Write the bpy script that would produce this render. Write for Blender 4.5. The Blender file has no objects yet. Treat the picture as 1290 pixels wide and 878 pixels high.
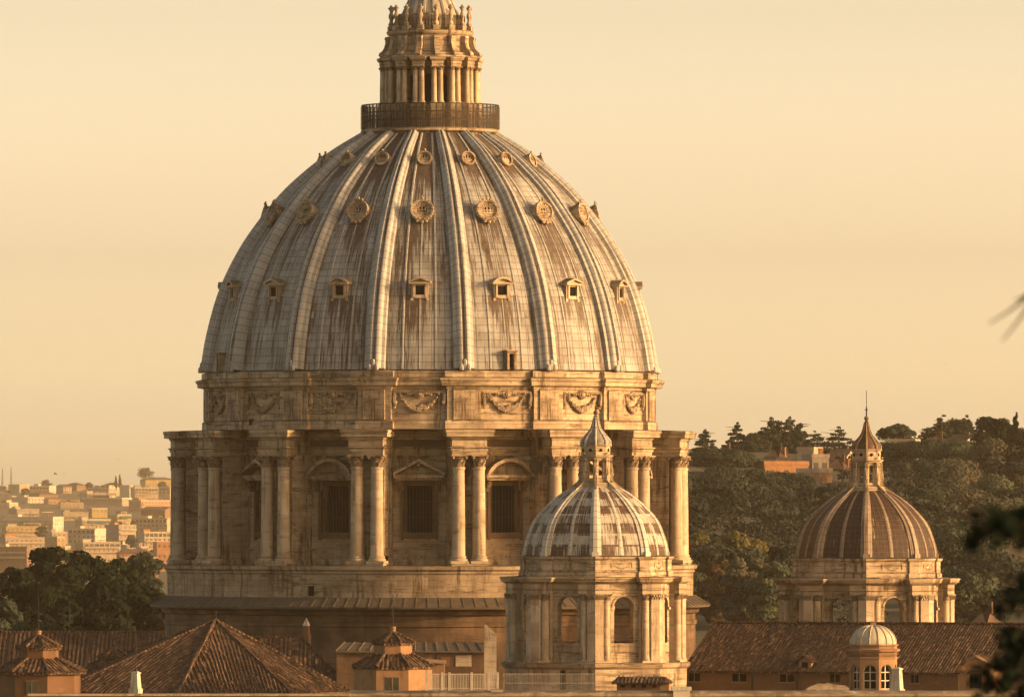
import bpy, math, random
import numpy as np
from mathutils import Vector, Matrix

SC = bpy.context.scene
COL = SC.collection
RAD = math.radians

# ------------------------------------------------------------------ camera, sky, sun, exposure
H = 62.0            # eye height
Y0 = 640.0          # picture row of the horizon (1290 x 878 picture)
K = 0.0885e-3       # metres per picture pixel per metre of distance
SUN_AZ = 77.0       # degrees to the right of the line from the dome to the camera
SUN_EL = 13.0

cam_d = bpy.data.cameras.new("camera")
cam = bpy.data.objects.new("camera", cam_d)
COL.objects.link(cam)
cam.location = (0, 0, H)
cam.rotation_euler = (RAD(90), 0, 0)
cam_d.sensor_width = 36.0
cam_d.lens = 36.0 / (1290 * K)
cam_d.shift_y = (Y0 - 439.0) / 1290.0
cam_d.clip_start = 0.5
cam_d.clip_end = 60000
cam_d.dof.use_dof = True
cam_d.dof.focus_distance = 985.0
cam_d.dof.aperture_fstop = 6.3
SC.camera = cam

SC.view_settings.view_transform = 'Standard'
SC.view_settings.look = 'None'
SC.view_settings.gamma = 1.0
SC.view_settings.exposure = 0.75
SC.render.engine = 'CYCLES'
SC.cycles.use_denoising = True
SC.cycles.max_bounces = 5
SC.cycles.diffuse_bounces = 3
SC.cycles.volume_bounces = 1
SC.cycles.transparent_max_bounces = 8

world = bpy.data.worlds.new("World")
SC.world = world
world.use_nodes = True
wn = world.node_tree
wn.nodes.clear()
w_out = wn.nodes.new('ShaderNodeOutputWorld')
w_bg = wn.nodes.new('ShaderNodeBackground')
w_sky = wn.nodes.new('ShaderNodeTexSky')
w_sky.sky_type = 'NISHITA'
w_sky.sun_disc = False
w_sky.sun_elevation = RAD(SUN_EL)
w_sky.sun_rotation = RAD(180 - SUN_AZ)
w_sky.altitude = 50
w_sky.air_density = 1.0
w_sky.dust_density = 4.0
w_sky.ozone_density = 1.0
w_mul = wn.nodes.new('ShaderNodeMix')
w_mul.data_type = 'RGBA'
w_mul.blend_type = 'MULTIPLY'
w_mul.inputs[0].default_value = 1.0
w_tc = wn.nodes.new('ShaderNodeTexCoord')
w_sep = wn.nodes.new('ShaderNodeSeparateXYZ')
w_ramp = wn.nodes.new('ShaderNodeValToRGB')
w_clamp = wn.nodes.new('ShaderNodeMath'); w_clamp.operation = 'MAXIMUM'; w_clamp.inputs[1].default_value = 0.0
w_map = wn.nodes.new('ShaderNodeMath'); w_map.operation = 'POWER'; w_map.inputs[1].default_value = 0.5
# tint of the evening sky by height: square root of the sine of the elevation
SKY_TINT = [(0.000, (0.9623, 0.8679, 0.7925)), (0.050, (0.8491, 0.7642, 0.6981)), (0.094, (0.7736, 0.6906, 0.6509)), (0.124, (0.6698, 0.5849, 0.5321)), (0.168, (0.4075, 0.3453, 0.3321)), (0.235, (0.2302, 0.1887, 0.1802)), (0.320, (0.1698, 0.1264, 0.0906)), (0.500, (0.1170, 0.0868, 0.0594)), (1.000, (0.1000, 0.0717, 0.0481))]
SKY_GAIN = 11.660
cr = w_ramp.color_ramp
cr.elements[0].position, cr.elements[0].color = SKY_TINT[0][0], SKY_TINT[0][1] + (1,)
cr.elements[1].position, cr.elements[1].color = SKY_TINT[-1][0], SKY_TINT[-1][1] + (1,)
for p_, c_ in SKY_TINT[1:-1]:
    e_ = cr.elements.new(p_)
    e_.color = c_ + (1,)
w_gain = wn.nodes.new('ShaderNodeVectorMath'); w_gain.operation = 'SCALE'; w_gain.inputs['Scale'].default_value = SKY_GAIN
wn.links.new(w_tc.outputs['Generated'], w_sep.inputs[0])
wn.links.new(w_sep.outputs['Z'], w_clamp.inputs[0])
wn.links.new(w_clamp.outputs[0], w_map.inputs[0])
wn.links.new(w_map.outputs[0], w_ramp.inputs[0])
wn.links.new(w_sky.outputs[0], w_mul.inputs[6])
wn.links.new(w_ramp.outputs[0], w_gain.inputs[0])
wn.links.new(w_gain.outputs[0], w_mul.inputs[7])
wn.links.new(w_mul.outputs[2], w_bg.inputs[0])
w_bg.inputs[1].default_value = 0.15
wn.links.new(w_bg.outputs[0], w_out.inputs[0])

sun_d = bpy.data.lights.new("sun", 'SUN')
sun_d.energy = 4.25
sun_d.angle = RAD(0.9)
sun_d.color = (1.0, 0.62, 0.29)
sun = bpy.data.objects.new("sun", sun_d)
COL.objects.link(sun)
_a, _e = RAD(SUN_AZ), RAD(SUN_EL)
SUN_DIR = Vector((math.sin(_a) * math.cos(_e), -math.cos(_a) * math.cos(_e), math.sin(_e)))
sun.rotation_euler = SUN_DIR.to_track_quat('Z', 'Y').to_euler()
sun.location = (300, 600, 300)

# ------------------------------------------------------------------ helpers
def px(x, Y): return (x - 645.0) * K * Y
def pz(y, Y): return H + (Y0 - y) * K * Y
def P(x, y, Y): return Vector((px(x, Y), Y, pz(y, Y)))

def tag(o, label=None, cat=None, group=None, kind=None):
    if label: o['label'] = label
    if cat: o['category'] = cat
    if group: o['group'] = group
    if kind: o['kind'] = kind
    return o

def empty(name, loc, rz=0.0, label=None, cat=None, group=None):
    o = bpy.data.objects.new(name, None)
    o.empty_display_size = 0.5
    COL.objects.link(o)
    o.location = loc
    o.rotation_euler = (0, 0, rz)
    return tag(o, label, cat, group)

def kids(o): return [c for c in bpy.data.objects if c.parent == o]

def copy_of(o, parent=None):
    c = o.copy()
    COL.objects.link(c)
    if parent is not None: c.parent = parent
    return c

def copy_tree(o, parent=None, children=None):
    c = copy_of(o, parent)
    for ch in (children or {}).get(o, []):
        copy_tree(ch, c, children)
    return c

def child_map():
    m = {}
    for o in bpy.data.objects:
        if o.parent: m.setdefault(o.parent, []).append(o)
    return m

class MB:
    """collects shapes and links them as one mesh object"""
    def __init__(s):
        s.v, s.f, s.uv = [], [], []
    def add(s, vs, fs, uvs=None):
        b = len(s.v)
        s.v += [tuple(p) for p in vs]
        for i, f in enumerate(fs):
            s.f.append([k + b for k in f])
            s.uv.append(uvs[i] if uvs else None)
    def box(s, c, d, rz=0.0, m=None):
        x, y, z = d[0] / 2, d[1] / 2, d[2] / 2
        vs = [(-x,-y,-z),(x,-y,-z),(x,y,-z),(-x,y,-z),(-x,-y,z),(x,-y,z),(x,y,z),(-x,y,z)]
        ca, sa = math.cos(rz), math.sin(rz)
        vs = [(c[0]+p[0]*ca-p[1]*sa, c[1]+p[0]*sa+p[1]*ca, c[2]+p[2]) for p in vs]
        if m is not None: vs = [tuple(m @ Vector(p)) for p in vs]
        s.add(vs, [(0,3,2,1),(4,5,6,7),(0,1,5,4),(1,2,6,5),(2,3,7,6),(3,0,4,7)])
    def bx(s, x0, x1, y0, y1, z0, z1):
        s.box(((x0+x1)/2, (y0+y1)/2, (z0+z1)/2), (abs(x1-x0), abs(y1-y0), abs(z1-z0)))
    def prism(s, poly, y0, y1):
        """poly of (x, z), extruded from y0 (front) to y1 (back)"""
        n = len(poly)
        vs = [(p[0], y0, p[1]) for p in poly] + [(p[0], y1, p[1]) for p in poly]
        s.add(vs, [tuple(range(n)), tuple(range(2*n-1, n-1, -1))] + [(i, n+i, n+(i+1)%n, (i+1)%n) for i in range(n)])
    def vprism(s, plan, z0, z1):
        n = len(plan)
        vs = [(p[0], p[1], z0) for p in plan] + [(p[0], p[1], z1) for p in plan]
        s.add(vs, [tuple(range(n-1, -1, -1)), tuple(range(n, 2*n))] + [(i, (i+1)%n, n+(i+1)%n, n+i) for i in range(n)])
    def lathe(s, prof, n=32, c=(0,0), a0=0.0, full=True, capped=False, rref=None):
        """prof of (r, z) from bottom to top"""
        m = n if full else n + 1
        vs, L = [], [0.0]
        for i in range(1, len(prof)):
            L.append(L[-1] + math.hypot(prof[i][0]-prof[i-1][0], prof[i][1]-prof[i-1][1]))
        rr = rref or max(p[0] for p in prof)
        for r, z in prof:
            for k in range(m):
                a = a0 + 2*math.pi*k/n
                vs.append((c[0]+r*math.sin(a), c[1]-r*math.cos(a), z))
        fs, us = [], []
        for i in range(len(prof)-1):
            for k in range(n):
                k2 = (k+1) % m
                fs.append((i*m+k, i*m+k2, (i+1)*m+k2, (i+1)*m+k))
                u0, u1 = 2*math.pi*k/n*rr, 2*math.pi*(k+1)/n*rr
                us.append([(u0,L[i]),(u1,L[i]),(u1,L[i+1]),(u0,L[i+1])])
        s.add(vs, fs, us)
        if capped:
            q = (len(prof)-1)*m
            s.add(vs[q:q+m], [tuple(range(m))])
            s.add(vs[:m], [tuple(range(m-1,-1,-1))])
    def sweep(s, plan, prof, cap_top=False):
        """closed plan (ccw) offset by prof (offset, z)"""
        n = len(plan)
        offs = []
        for i in range(n):
            p0, p1, p2 = plan[i-1], plan[i], plan[(i+1) % n]
            d1 = (p1[0]-p0[0], p1[1]-p0[1]); l1 = math.hypot(*d1) or 1e-9
            d2 = (p2[0]-p1[0], p2[1]-p1[1]); l2 = math.hypot(*d2) or 1e-9
            n1 = (d1[1]/l1, -d1[0]/l1); n2 = (d2[1]/l2, -d2[0]/l2)
            k = 1 + n1[0]*n2[0] + n1[1]*n2[1]
            k = max(k, 0.35)
            offs.append(((n1[0]+n2[0])/k, (n1[1]+n2[1])/k))
        cum = [0.0]
        for i in range(n):
            q = plan[(i+1) % n]
            cum.append(cum[-1] + math.hypot(q[0]-plan[i][0], q[1]-plan[i][1]))
        L = [0.0]
        for i in range(1, len(prof)):
            L.append(L[-1] + math.hypot(prof[i][0]-prof[i-1][0], prof[i][1]-prof[i-1][1]))
        vs = []
        for o, z in prof:
            vs += [(plan[i][0]+offs[i][0]*o, plan[i][1]+offs[i][1]*o, z) for i in range(n)]
        fs, us = [], []
        for j in range(len(prof)-1):
            for i in range(n):
                i2 = (i+1) % n
                fs.append((j*n+i, j*n+i2, (j+1)*n+i2, (j+1)*n+i))
                us.append([(cum[i],L[j]),(cum[i+1],L[j]),(cum[i+1],L[j+1]),(cum[i],L[j+1])])
        s.add(vs, fs, us)
        if cap_top:
            s.add(vs[-n:], [tuple(range(n))])
    def tube(s, pts, r, n=6, r2=None):
        pts = [Vector(p) for p in pts]
        r2 = r if r2 is None else r2
        vs = []
        for i, p in enumerate(pts):
            d = (pts[min(i+1, len(pts)-1)] - pts[max(i-1, 0)]).normalized()
            up = Vector((0,0,1)) if abs(d.z) < 0.9 else Vector((1,0,0))
            a = d.cross(up).normalized(); b = a.cross(d)
            rr = r + (r2-r)*i/max(1, len(pts)-1)
            for k in range(n):
                t = 2*math.pi*k/n
                vs.append(p + a*rr*math.cos(t) + b*rr*math.sin(t))
        m = len(pts)
        fs = [(i*n+k, i*n+(k+1)%n, (i+1)*n+(k+1)%n, (i+1)*n+k) for i in range(m-1) for k in range(n)]
        fs += [tuple(range(n-1,-1,-1)), tuple(range((m-1)*n, m*n))]
        s.add(vs, fs)
    def ball(s, c, r, n=8, m=6, sq=(1,1,1)):
        vs = [(c[0], c[1], c[2]-r*sq[2])]
        for i in range(1, m):
            t = math.pi*i/m
            for k in range(n):
                a = 2*math.pi*k/n
                vs.append((c[0]+r*sq[0]*math.sin(t)*math.cos(a), c[1]+r*sq[1]*math.sin(t)*math.sin(a), c[2]-r*sq[2]*math.cos(t)))
        vs.append((c[0], c[1], c[2]+r*sq[2]))
        fs = [(0, 1+(k+1)%n, 1+k) for k in range(n)]
        for i in range(m-2):
            fs += [(1+i*n+k, 1+i*n+(k+1)%n, 1+(i+1)*n+(k+1)%n, 1+(i+1)*n+k) for k in range(n)]
        t = len(vs)-1
        fs += [(t, 1+(m-2)*n+k, 1+(m-2)*n+(k+1)%n) for k in range(n)]
        s.add(vs, fs)
    def panel(s, w, z0, z1, ow, sill, spring, y0, th, arch=True, n=10, m=None, depth_back=True):
        """wall panel in the xz plane, front face at y0, thickness th going +y, with one opening"""
        vs, fs = [], []
        if arch:
            top = [(-ow*math.cos(math.pi*i/n), spring + ow*math.sin(math.pi*i/n)) for i in range(n+1)]
        else:
            top = [(-ow, spring), (ow, spring)]
        def quad(a, b, c, d, y, flip):
            q = [(a[0],y,a[1]),(b[0],y,b[1]),(c[0],y,c[1]),(d[0],y,d[1])]
            if flip: q = q[::-1]
            s.add([tuple(m @ Vector(p)) for p in q] if m is not None else q, [(0,1,2,3)])
        for y, fl in ((y0, False), (y0+th, True)):
            quad((-w,z0),(-ow,z0),(-ow,z1),(-w,z1), y, fl)
            quad((ow,z0),(w,z0),(w,z1),(ow,z1), y, fl)
            quad((-ow,z0),(ow,z0),(ow,sill),(-ow,sill), y, fl)
            for i in range(len(top)-1):
                quad(top[i], top[i+1], (top[i+1][0],z1), (top[i][0],z1), y, fl)
        loop = [(-ow,sill)] + top + [(ow,sill)]
        for i in range(len(loop)):
            a, b = loop[i], loop[(i+1) % len(loop)]
            q = [(a[0],y0,a[1]),(a[0],y0+th,a[1]),(b[0],y0+th,b[1]),(b[0],y0,b[1])]
            s.add([tuple(m @ Vector(p)) for p in q] if m is not None else q, [(0,1,2,3)])
    def build(s, name, mat, parent=None, loc=None, rz=None, sharp=32, smooth=True):
        me = bpy.data.meshes.new(name)
        me.from_pydata(s.v, [], s.f)
        uvl = me.uv_layers.new(name="UVMap")
        dat = np.zeros((len(me.loops), 2), dtype=np.float32)
        for p, u in zip(me.polygons, s.uv):
            if u is None:
                nn = p.normal
                hl = math.hypot(nn.x, nn.y)
                for li in p.loop_indices:
                    c = s.v[me.loops[li].vertex_index]
                    if hl < 0.35: dat[li] = (c[0], c[1])
                    else: dat[li] = ((-c[0]*nn.y + c[1]*nn.x)/hl, c[2])
            else:
                for j, li in enumerate(p.loop_indices): dat[li] = u[j]
        uvl.data.foreach_set('uv', dat.ravel())
        if smooth:
            me.polygons.foreach_set('use_smooth', [True]*len(me.polygons))
            me.set_sharp_from_angle(angle=RAD(sharp))
        me.materials.append(mat)
        o = bpy.data.objects.new(name, me)
        COL.objects.link(o)
        if parent is not None: o.parent = parent
        if loc is not None: o.location = loc
        if rz is not None: o.rotation_euler = (0, 0, rz)
        return o

def ring(o, angles, parent, kid_list=()):
    """first object is turned to the first angle, copies (with their sub-parts) to the others"""
    objs = []
    for i, a in enumerate(angles):
        if i == 0: c = o
        else:
            c = copy_of(o, parent)
            for kd in kid_list: copy_of(kd, c)
        c.rotation_euler = (0, 0, a)
        objs.append(c)
    return objs

def spline(pts, n):
    """catmull-rom through (r, z) points"""
    out = []
    p = [pts[0]] + list(pts) + [pts[-1]]
    p[0] = (2*pts[0][0]-pts[1][0], 2*pts[0][1]-pts[1][1])
    p[-1] = (2*pts[-1][0]-pts[-2][0], 2*pts[-1][1]-pts[-2][1])
    for i in range(len(pts)-1):
        for j in range(n):
            t = j/n
            q = []
            for d in (0, 1):
                a, b, c, e = p[i][d], p[i+1][d], p[i+2][d], p[i+3][d]
                q.append(0.5*((2*b) + (-a+c)*t + (2*a-5*b+4*c-e)*t*t + (-a+3*b-3*c+e)*t**3))
            out.append(tuple(q))
    out.append(tuple(pts[-1]))
    return out

def at_z(prof, z):
    for i in range(len(prof)-1):
        a, b = prof[i], prof[i+1]
        if min(a[1], b[1]) <= z <= max(a[1], b[1]):
            t = (z-a[1])/((b[1]-a[1]) or 1e-9)
            return a[0]+(b[0]-a[0])*t, math.atan2(a[0]-b[0], b[1]-a[1])
    return prof[-1][0], 0.0

# ------------------------------------------------------------------ materials
def new_mat(name):
    m = bpy.data.materials.new(name)
    m.use_nodes = True
    nt = m.node_tree
    b = nt.nodes['Principled BSDF']
    b.inputs['Specular IOR Level'].default_value = 0.25
    return m, nt, b

class G:
    """tiny node-graph writer"""
    def __init__(s, nt): s.nt = nt
    def n(s, t, **kw):
        x = s.nt.nodes.new(t)
        for k, v in kw.items(): setattr(x, k, v)
        return x
    def put(s, sock, v):
        if hasattr(v, 'is_output'): s.nt.links.new(v, sock)
        elif isinstance(v, (tuple, list)) and len(v) == 3 and sock.type == 'RGBA': sock.default_value = tuple(v) + (1,)
        else: sock.default_value = v
    def uv(s, scale=(1,1,1), rnd=0.0, obj=False):
        tc = s.n('ShaderNodeTexCoord')
        src = tc.outputs['Object' if obj else 'UV']
        if rnd:
            oi = s.n('ShaderNodeObjectInfo')
            mu = s.n('ShaderNodeMath', operation='MULTIPLY'); s.put(mu.inputs[0], oi.outputs['Random']); mu.inputs[1].default_value = rnd
            ad = s.n('ShaderNodeVectorMath', operation='ADD'); s.put(ad.inputs[0], src); s.put(ad.inputs[1], mu.outputs[0])
            src = ad.outputs[0]
        mp = s.n('ShaderNodeMapping'); s.put(mp.inputs[0], src); mp.inputs['Scale'].default_value = scale
        return mp.outputs[0]
    def noise(s, vec, scale=1.0, detail=4, rough=0.55, dist=0.0):
        x = s.n('ShaderNodeTexNoise')
        s.put(x.inputs['Vector'], vec); x.inputs['Scale'].default_value = scale
        x.inputs['Detail'].default_value = detail; x.inputs['Roughness'].default_value = rough
        x.inputs['Distortion'].default_value = dist
        return x.outputs[0]
    def ramp(s, fac, a, b, c0=(0,0,0), c1=(1,1,1)):
        x = s.n('ShaderNodeMapRange'); x.interpolation_type = 'SMOOTHSTEP'
        s.put(x.inputs[0], fac); x.inputs[1].default_value = a; x.inputs[2].default_value = b
        return x.outputs[0]
    def mix(s, f, a, b, mode='MIX'):
        x = s.n('ShaderNodeMix', data_type='RGBA', blend_type=mode)
        s.put(x.inputs[0], f); s.put(x.inputs[6], a); s.put(x.inputs[7], b)
        return x.outputs[2]
    def math(s, op, a, b=0.0):
        x = s.n('ShaderNodeMath', operation=op); s.put(x.inputs[0], a); s.put(x.inputs[1], b)
        return x.outputs[0]
    def brick(s, vec, w, h, mortar=0.015, c1=(0,0,0), c2=(1,1,1), cm=(0.5,0.5,0.5), off=0.5, bias=0.0):
        x = s.n('ShaderNodeTexBrick')
        s.put(x.inputs['Vector'], vec)
        x.inputs['Scale'].default_value = 1.0
        x.inputs['Brick Width'].default_value = w; x.inputs['Row Height'].default_value = h
        x.inputs['Mortar Size'].default_value = mortar; x.inputs['Mortar Smooth'].default_value = 0.2
        x.inputs['Bias'].default_value = bias
        s.put(x.inputs['Color1'], c1); s.put(x.inputs['Color2'], c2); s.put(x.inputs['Mortar'], cm)
        x.offset = off
        return x.outputs[0], x.outputs[1]
    def bump(s, h, strength=0.4, dist=0.05):
        x = s.n('ShaderNodeBump'); s.put(x.inputs['Height'], h)
        x.inputs['Strength'].default_value = strength; x.inputs['Distance'].default_value = dist
        return x.outputs[0]
    def sep(s, vec):
        x = s.n('ShaderNodeSeparateXYZ'); s.put(x.inputs[0], vec)
        return x.outputs

def stone(name, ca, cb, block=(1.7, 0.62), dirt=0.5, dirt_c=(0.085, 0.055, 0.032), mortar=0.02, bstr=0.5, rough=0.85, joint=0.5):
    m, nt, b = new_mat(name); g = G(nt)
    v = g.uv(rnd=37.0)
    c = g.mix(g.ramp(g.noise(v, 0.30, 5), 0.3, 0.7), ca, cb)
    bc, bf = g.brick(v, block[0], block[1], mortar)
    c = g.mix(0.13, c, bc, 'OVERLAY')
    c = g.mix(g.math('MULTIPLY', bf, joint), c, dirt_c)
    fine = g.noise(v, 3.5, 6, 0.7)
    c = g.mix(g.ramp(fine, 0.55, 0.8), c, g.mix(0.6, c, dirt_c))
    stv = g.uv((1.6, 0.16, 1.0), rnd=53.0)
    st = g.ramp(g.noise(stv, 1.0, 6, 0.68), 0.46, 0.64)
    big = g.ramp(g.noise(v, 0.20, 4), 0.40, 0.60)
    c = g.mix(g.math('MULTIPLY', g.math('MULTIPLY', st, big), dirt), c, dirt_c)
    bandn = g.ramp(g.noise(g.uv((0.22, 1.5, 1.0), rnd=29.0), 1.0, 7, 0.74), 0.515, 0.66)
    c = g.mix(g.math('MULTIPLY', bandn, dirt*0.95), c, dirt_c)
    pit = g.ramp(g.noise(v, 0.9, 8, 0.78), 0.565, 0.66)
    c = g.mix(g.math('MULTIPLY', pit, dirt*0.7), c, dirt_c)
    geo = g.n('ShaderNodeNewGeometry'); up = g.sep(geo.outputs['Normal'])[2]     # soot and moss lying on ledges
    moss = g.math('MULTIPLY', g.ramp(up, 0.45, 0.85), g.ramp(g.noise(v, 0.7, 4), 0.25, 0.55))
    c = g.mix(g.math('MULTIPLY', moss, 0.75), c, (0.055, 0.040, 0.026))
    nt.links.new(c, b.inputs['Base Color'])
    b.inputs['Roughness'].default_value = rough
    hgt = g.math('SUBTRACT', fine, g.math('MULTIPLY', bf, 0.8))
    nt.links.new(g.bump(hgt, bstr, 0.06), b.inputs['Normal'])
    return m

def plain(name, c, rough=0.7, var=0.25, scale=1.2, metal=0.0, c2=None, rnd=17.0):
    m, nt, b = new_mat(name); g = G(nt)
    v = g.uv(rnd=rnd)
    c2 = c2 or tuple(x*(1-var) for x in c)
    col = g.mix(g.ramp(g.noise(v, scale, 5, 0.6), 0.35, 0.7), c, c2)
    nt.links.new(col, b.inputs['Base Color'])
    b.inputs['Roughness'].default_value = rough
    b.inputs['Metallic'].default_value = metal
    return m

def plaster(name, c, stain=(0.10, 0.055, 0.03)):
    m, nt, b = new_mat(name); g = G(nt)
    v = g.uv(rnd=23.0)
    col = g.mix(g.ramp(g.noise(v, 0.5, 6, 0.65), 0.3, 0.75), c, tuple(x*0.72 for x in c))
    st = g.ramp(g.noise(g.uv((1.5, 0.14, 1), rnd=31.0), 1.0, 6, 0.66), 0.50, 0.70)
    col = g.mix(g.math('MULTIPLY', st, 0.60), col, stain)
    pt = g.ramp(g.noise(v, 1.1, 6, 0.72), 0.56, 0.66)
    col = g.mix(g.math('MULTIPLY', pt, 0.40), col, tuple(min(.8, x*1.45+.03) for x in c))
    nt.links.new(col, b.inputs['Base Color'])
    b.inputs['Roughness'].default_value = 0.9
    nt.links.new(g.bump(g.noise(v, 6, 5, 0.7), 0.25, 0.03), b.inputs['Normal'])
    return m

def tiles(name, ca, cb, cc, pitch=0.42):
    m, nt, b = new_mat(name); g = G(nt)
    v = g.uv(rnd=19.0)
    s = g.sep(v)
    bc, bf = g.brick(v, pitch, 0.36, 0.02, off=0.0)
    sc_ = g.n('ShaderNodeVectorMath', operation='MULTIPLY'); g.put(sc_.inputs[0], v); sc_.inputs[1].default_value = (1/pitch, 1/0.55, 1)
    fl = g.n('ShaderNodeVectorMath', operation='FLOOR'); g.put(fl.inputs[0], sc_.outputs[0])
    wn_ = g.n('ShaderNodeTexWhiteNoise', noise_dimensions='2D'); g.put(wn_.inputs['Vector'], fl.outputs[0])
    big = g.ramp(g.noise(v, 0.35, 5, 0.65), 0.3, 0.7)
    c = g.mix(big, ca, cb)
    c = g.mix(0.55, c, bc, 'OVERLAY')
    c = g.mix(g.math('MULTIPLY', g.math('GREATER_THAN', wn_.outputs[0], 0.88), 0.45), c, cc)
    c = g.mix(g.math('MULTIPLY', g.math('LESS_THAN', wn_.outputs[0], 0.22), 0.6), c, (0.022, 0.014, 0.010))
    sp = g.ramp(g.noise(g.uv((4.6, 4.2, 1), rnd=41.0), 1.0, 3, 0.7), 0.56, 0.66)
    c = g.mix(g.math('MULTIPLY', sp, 0.75), c, cc)
    c = g.mix(g.math('MULTIPLY', bf, 0.6), c, (0.02, 0.012, 0.008))
    nt.links.new(c, b.inputs['Base Color'])
    b.inputs['Roughness'].default_value = 0.85
    w = g.math('SINE', g.math('MULTIPLY', s[0], 2*math.pi/pitch))
    hh = g.math('ADD', g.math('MULTIPLY', w, 0.5), g.math('MULTIPLY', bf, -0.4))
    nt.links.new(g.bump(hh, 0.8, 0.09), b.inputs['Normal'])
    return m

def lead_dome(name):
    """uv: u = bay index + fraction, v = metres up the shell"""
    m, nt, b = new_mat(name); g = G(nt)
    v = g.uv(); s = g.sep(v)
    fr = g.math('FRACT', s[0])
    off = g.math('ABSOLUTE', g.math('SUBTRACT', fr, 0.5))
    def vec(ku, kv):
        x = g.n('ShaderNodeCombineXYZ'); g.put(x.inputs[0], g.math('MULTIPLY', s[0], ku)); g.put(x.inputs[1], g.math('MULTIPLY', s[1], kv))
        return x.outputs[0]
    wv = vec(9.0, 1.0)
    pale = g.mix(g.ramp(g.noise(wv, 0.30, 5), 0.3, 0.7), (0.300, 0.302, 0.290), (0.180, 0.172, 0.155))
    bc, bf = g.brick(wv, 1.38, 0.82, 0.040, off=0.0)
    pale = g.mix(0.10, pale, bc, 'OVERLAY')
    brown = g.mix(g.ramp(g.noise(wv, 1.8, 4), 0.3, 0.7), (0.034, 0.023, 0.016), (0.085, 0.055, 0.034))
    streak = g.noise(vec(34.0, 0.20), 1.0, 6, 0.68)
    wide = g.noise(vec(3.1, 0.055), 1.0, 4, 0.6)          # which runs are heavy, different in every bay
    def below(v0, length):
        t = g.math('DIVIDE', g.math('SUBTRACT', v0, s[1]), length)
        return g.math('MULTIPLY', g.math('GREATER_THAN', t, 0.0), g.math('SUBTRACT', 1.0, g.math('MINIMUM', t, 1.0)))
    mid = g.ramp(off, 0.30, 0.06)
    reach = g.math('MULTIPLY', g.math('MAXIMUM', below(V_T2, 8.0), g.math('MAXIMUM', below(V_T1, 4.5), below(V_T3, 3.0))), mid)
    high = g.ramp(s[1], V_TOP*0.60, V_TOP*1.0)
    edge = g.ramp(off, 0.26, 0.44)
    amt = g.math('ADD', g.math('MULTIPLY', reach, 0.19), g.math('ADD', g.math('MULTIPLY', high, 0.23), g.math('MULTIPLY', edge, 0.12)))
    amt = g.math('ADD', amt, g.math('MULTIPLY', g.math('SUBTRACT', wide, 0.5), 0.75))
    f = g.ramp(g.math('ADD', streak, amt), 0.490, 0.63)
    c = g.mix(g.math('MULTIPLY', f, 0.93), pale, brown)
    # drips hanging from every cross seam
    fv = g.math('FRACT', g.math('DIVIDE', s[1], 0.82))
    drip = g.math('MULTIPLY', g.ramp(fv, 0.35, 0.98), g.ramp(g.noise(vec(70.0, 0.35), 1.0, 3, 0.6), 0.52, 0.66))
    c = g.mix(g.math('MULTIPLY', drip, 0.55), c, (0.085, 0.058, 0.038))
    # single sheets that have oxidised, in clusters
    wn_ = g.n('ShaderNodeTexWhiteNoise', noise_dimensions='2D')
    fl = g.n('ShaderNodeVectorMath', operation='FLOOR')
    sc_ = g.n('ShaderNodeVectorMath', operation='MULTIPLY'); g.put(sc_.inputs[0], wv); sc_.inputs[1].default_value = (1/0.69, 1/0.82, 1)
    g.put(fl.inputs[0], sc_.outputs[0]); g.put(wn_.inputs['Vector'], fl.outputs[0])
    patchy = g.math('MULTIPLY', g.ramp(g.noise(wv, 0.14, 3), 0.50, 0.62), g.ramp(off, 0.10, 0.30))
    rust = g.math('MULTIPLY', g.math('GREATER_THAN', wn_.outputs[0], 0.58), patchy)
    rust = g.math('MULTIPLY', rust, g.ramp(g.noise(vec(40.0, 1.2), 1.0, 4, 0.7), 0.30, 0.62))
    c = g.mix(g.math('MULTIPLY', rust, 0.85), c, (0.085, 0.055, 0.035))
    c = g.mix(g.math('MULTIPLY', bf, 0.70), c, (0.060, 0.042, 0.029))
    nt.links.new(c, b.inputs['Base Color'])
    b.inputs['Roughness'].default_value = 0.62
    nt.links.new(g.bump(g.math('SUBTRACT', g.noise(wv, 1.4, 5, 0.6), g.math('MULTIPLY', bf, 1.2)), 0.40, 0.07), b.inputs['Normal'])
    return m

def lead_rib(name, ca=(0.335, 0.332, 0.312), brown=(0.065, 0.038, 0.022), amount=0.0, groove=True):
    """uv: u = -1..1 across, v = metres along"""
    m, nt, b = new_mat(name); g = G(nt)
    v = g.uv(); s = g.sep(v)
    rv = g.uv((0.8, 1, 1), rnd=61.0)
    c = g.mix(g.ramp(g.noise(rv, 0.5, 4), 0.3, 0.7), ca, tuple(x*0.72 for x in ca))
    st = g.noise(g.uv((3.2, 0.17, 1), rnd=43.0), 1.0, 5, 0.65)
    c = g.mix(g.math('MULTIPLY', g.ramp(st, 0.56-amount, 0.74-amount), 0.8), c, brown)
    if groove:
        gr = g.math('MULTIPLY', g.ramp(g.math('ABSOLUTE', g.math('SUBTRACT', s[0], 0.0)), 0.14, 0.06), g.ramp(st, 0.30, 0.55))
        c = g.mix(gr, c, brown)
    seam = g.math('LESS_THAN', g.math('FRACT', g.math('DIVIDE', s[1], 0.82)), 0.10)
    c = g.mix(g.math('MULTIPLY', seam, 0.6), c, (0.08, 0.055, 0.038))
    nt.links.new(c, b.inputs['Base Color'])
    b.inputs['Roughness'].default_value = 0.6
    nt.links.new(g.bump(g.math('SUBTRACT', g.noise(rv, 2.0, 5), seam), 0.3, 0.05), b.inputs['Normal'])
    return m

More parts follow.
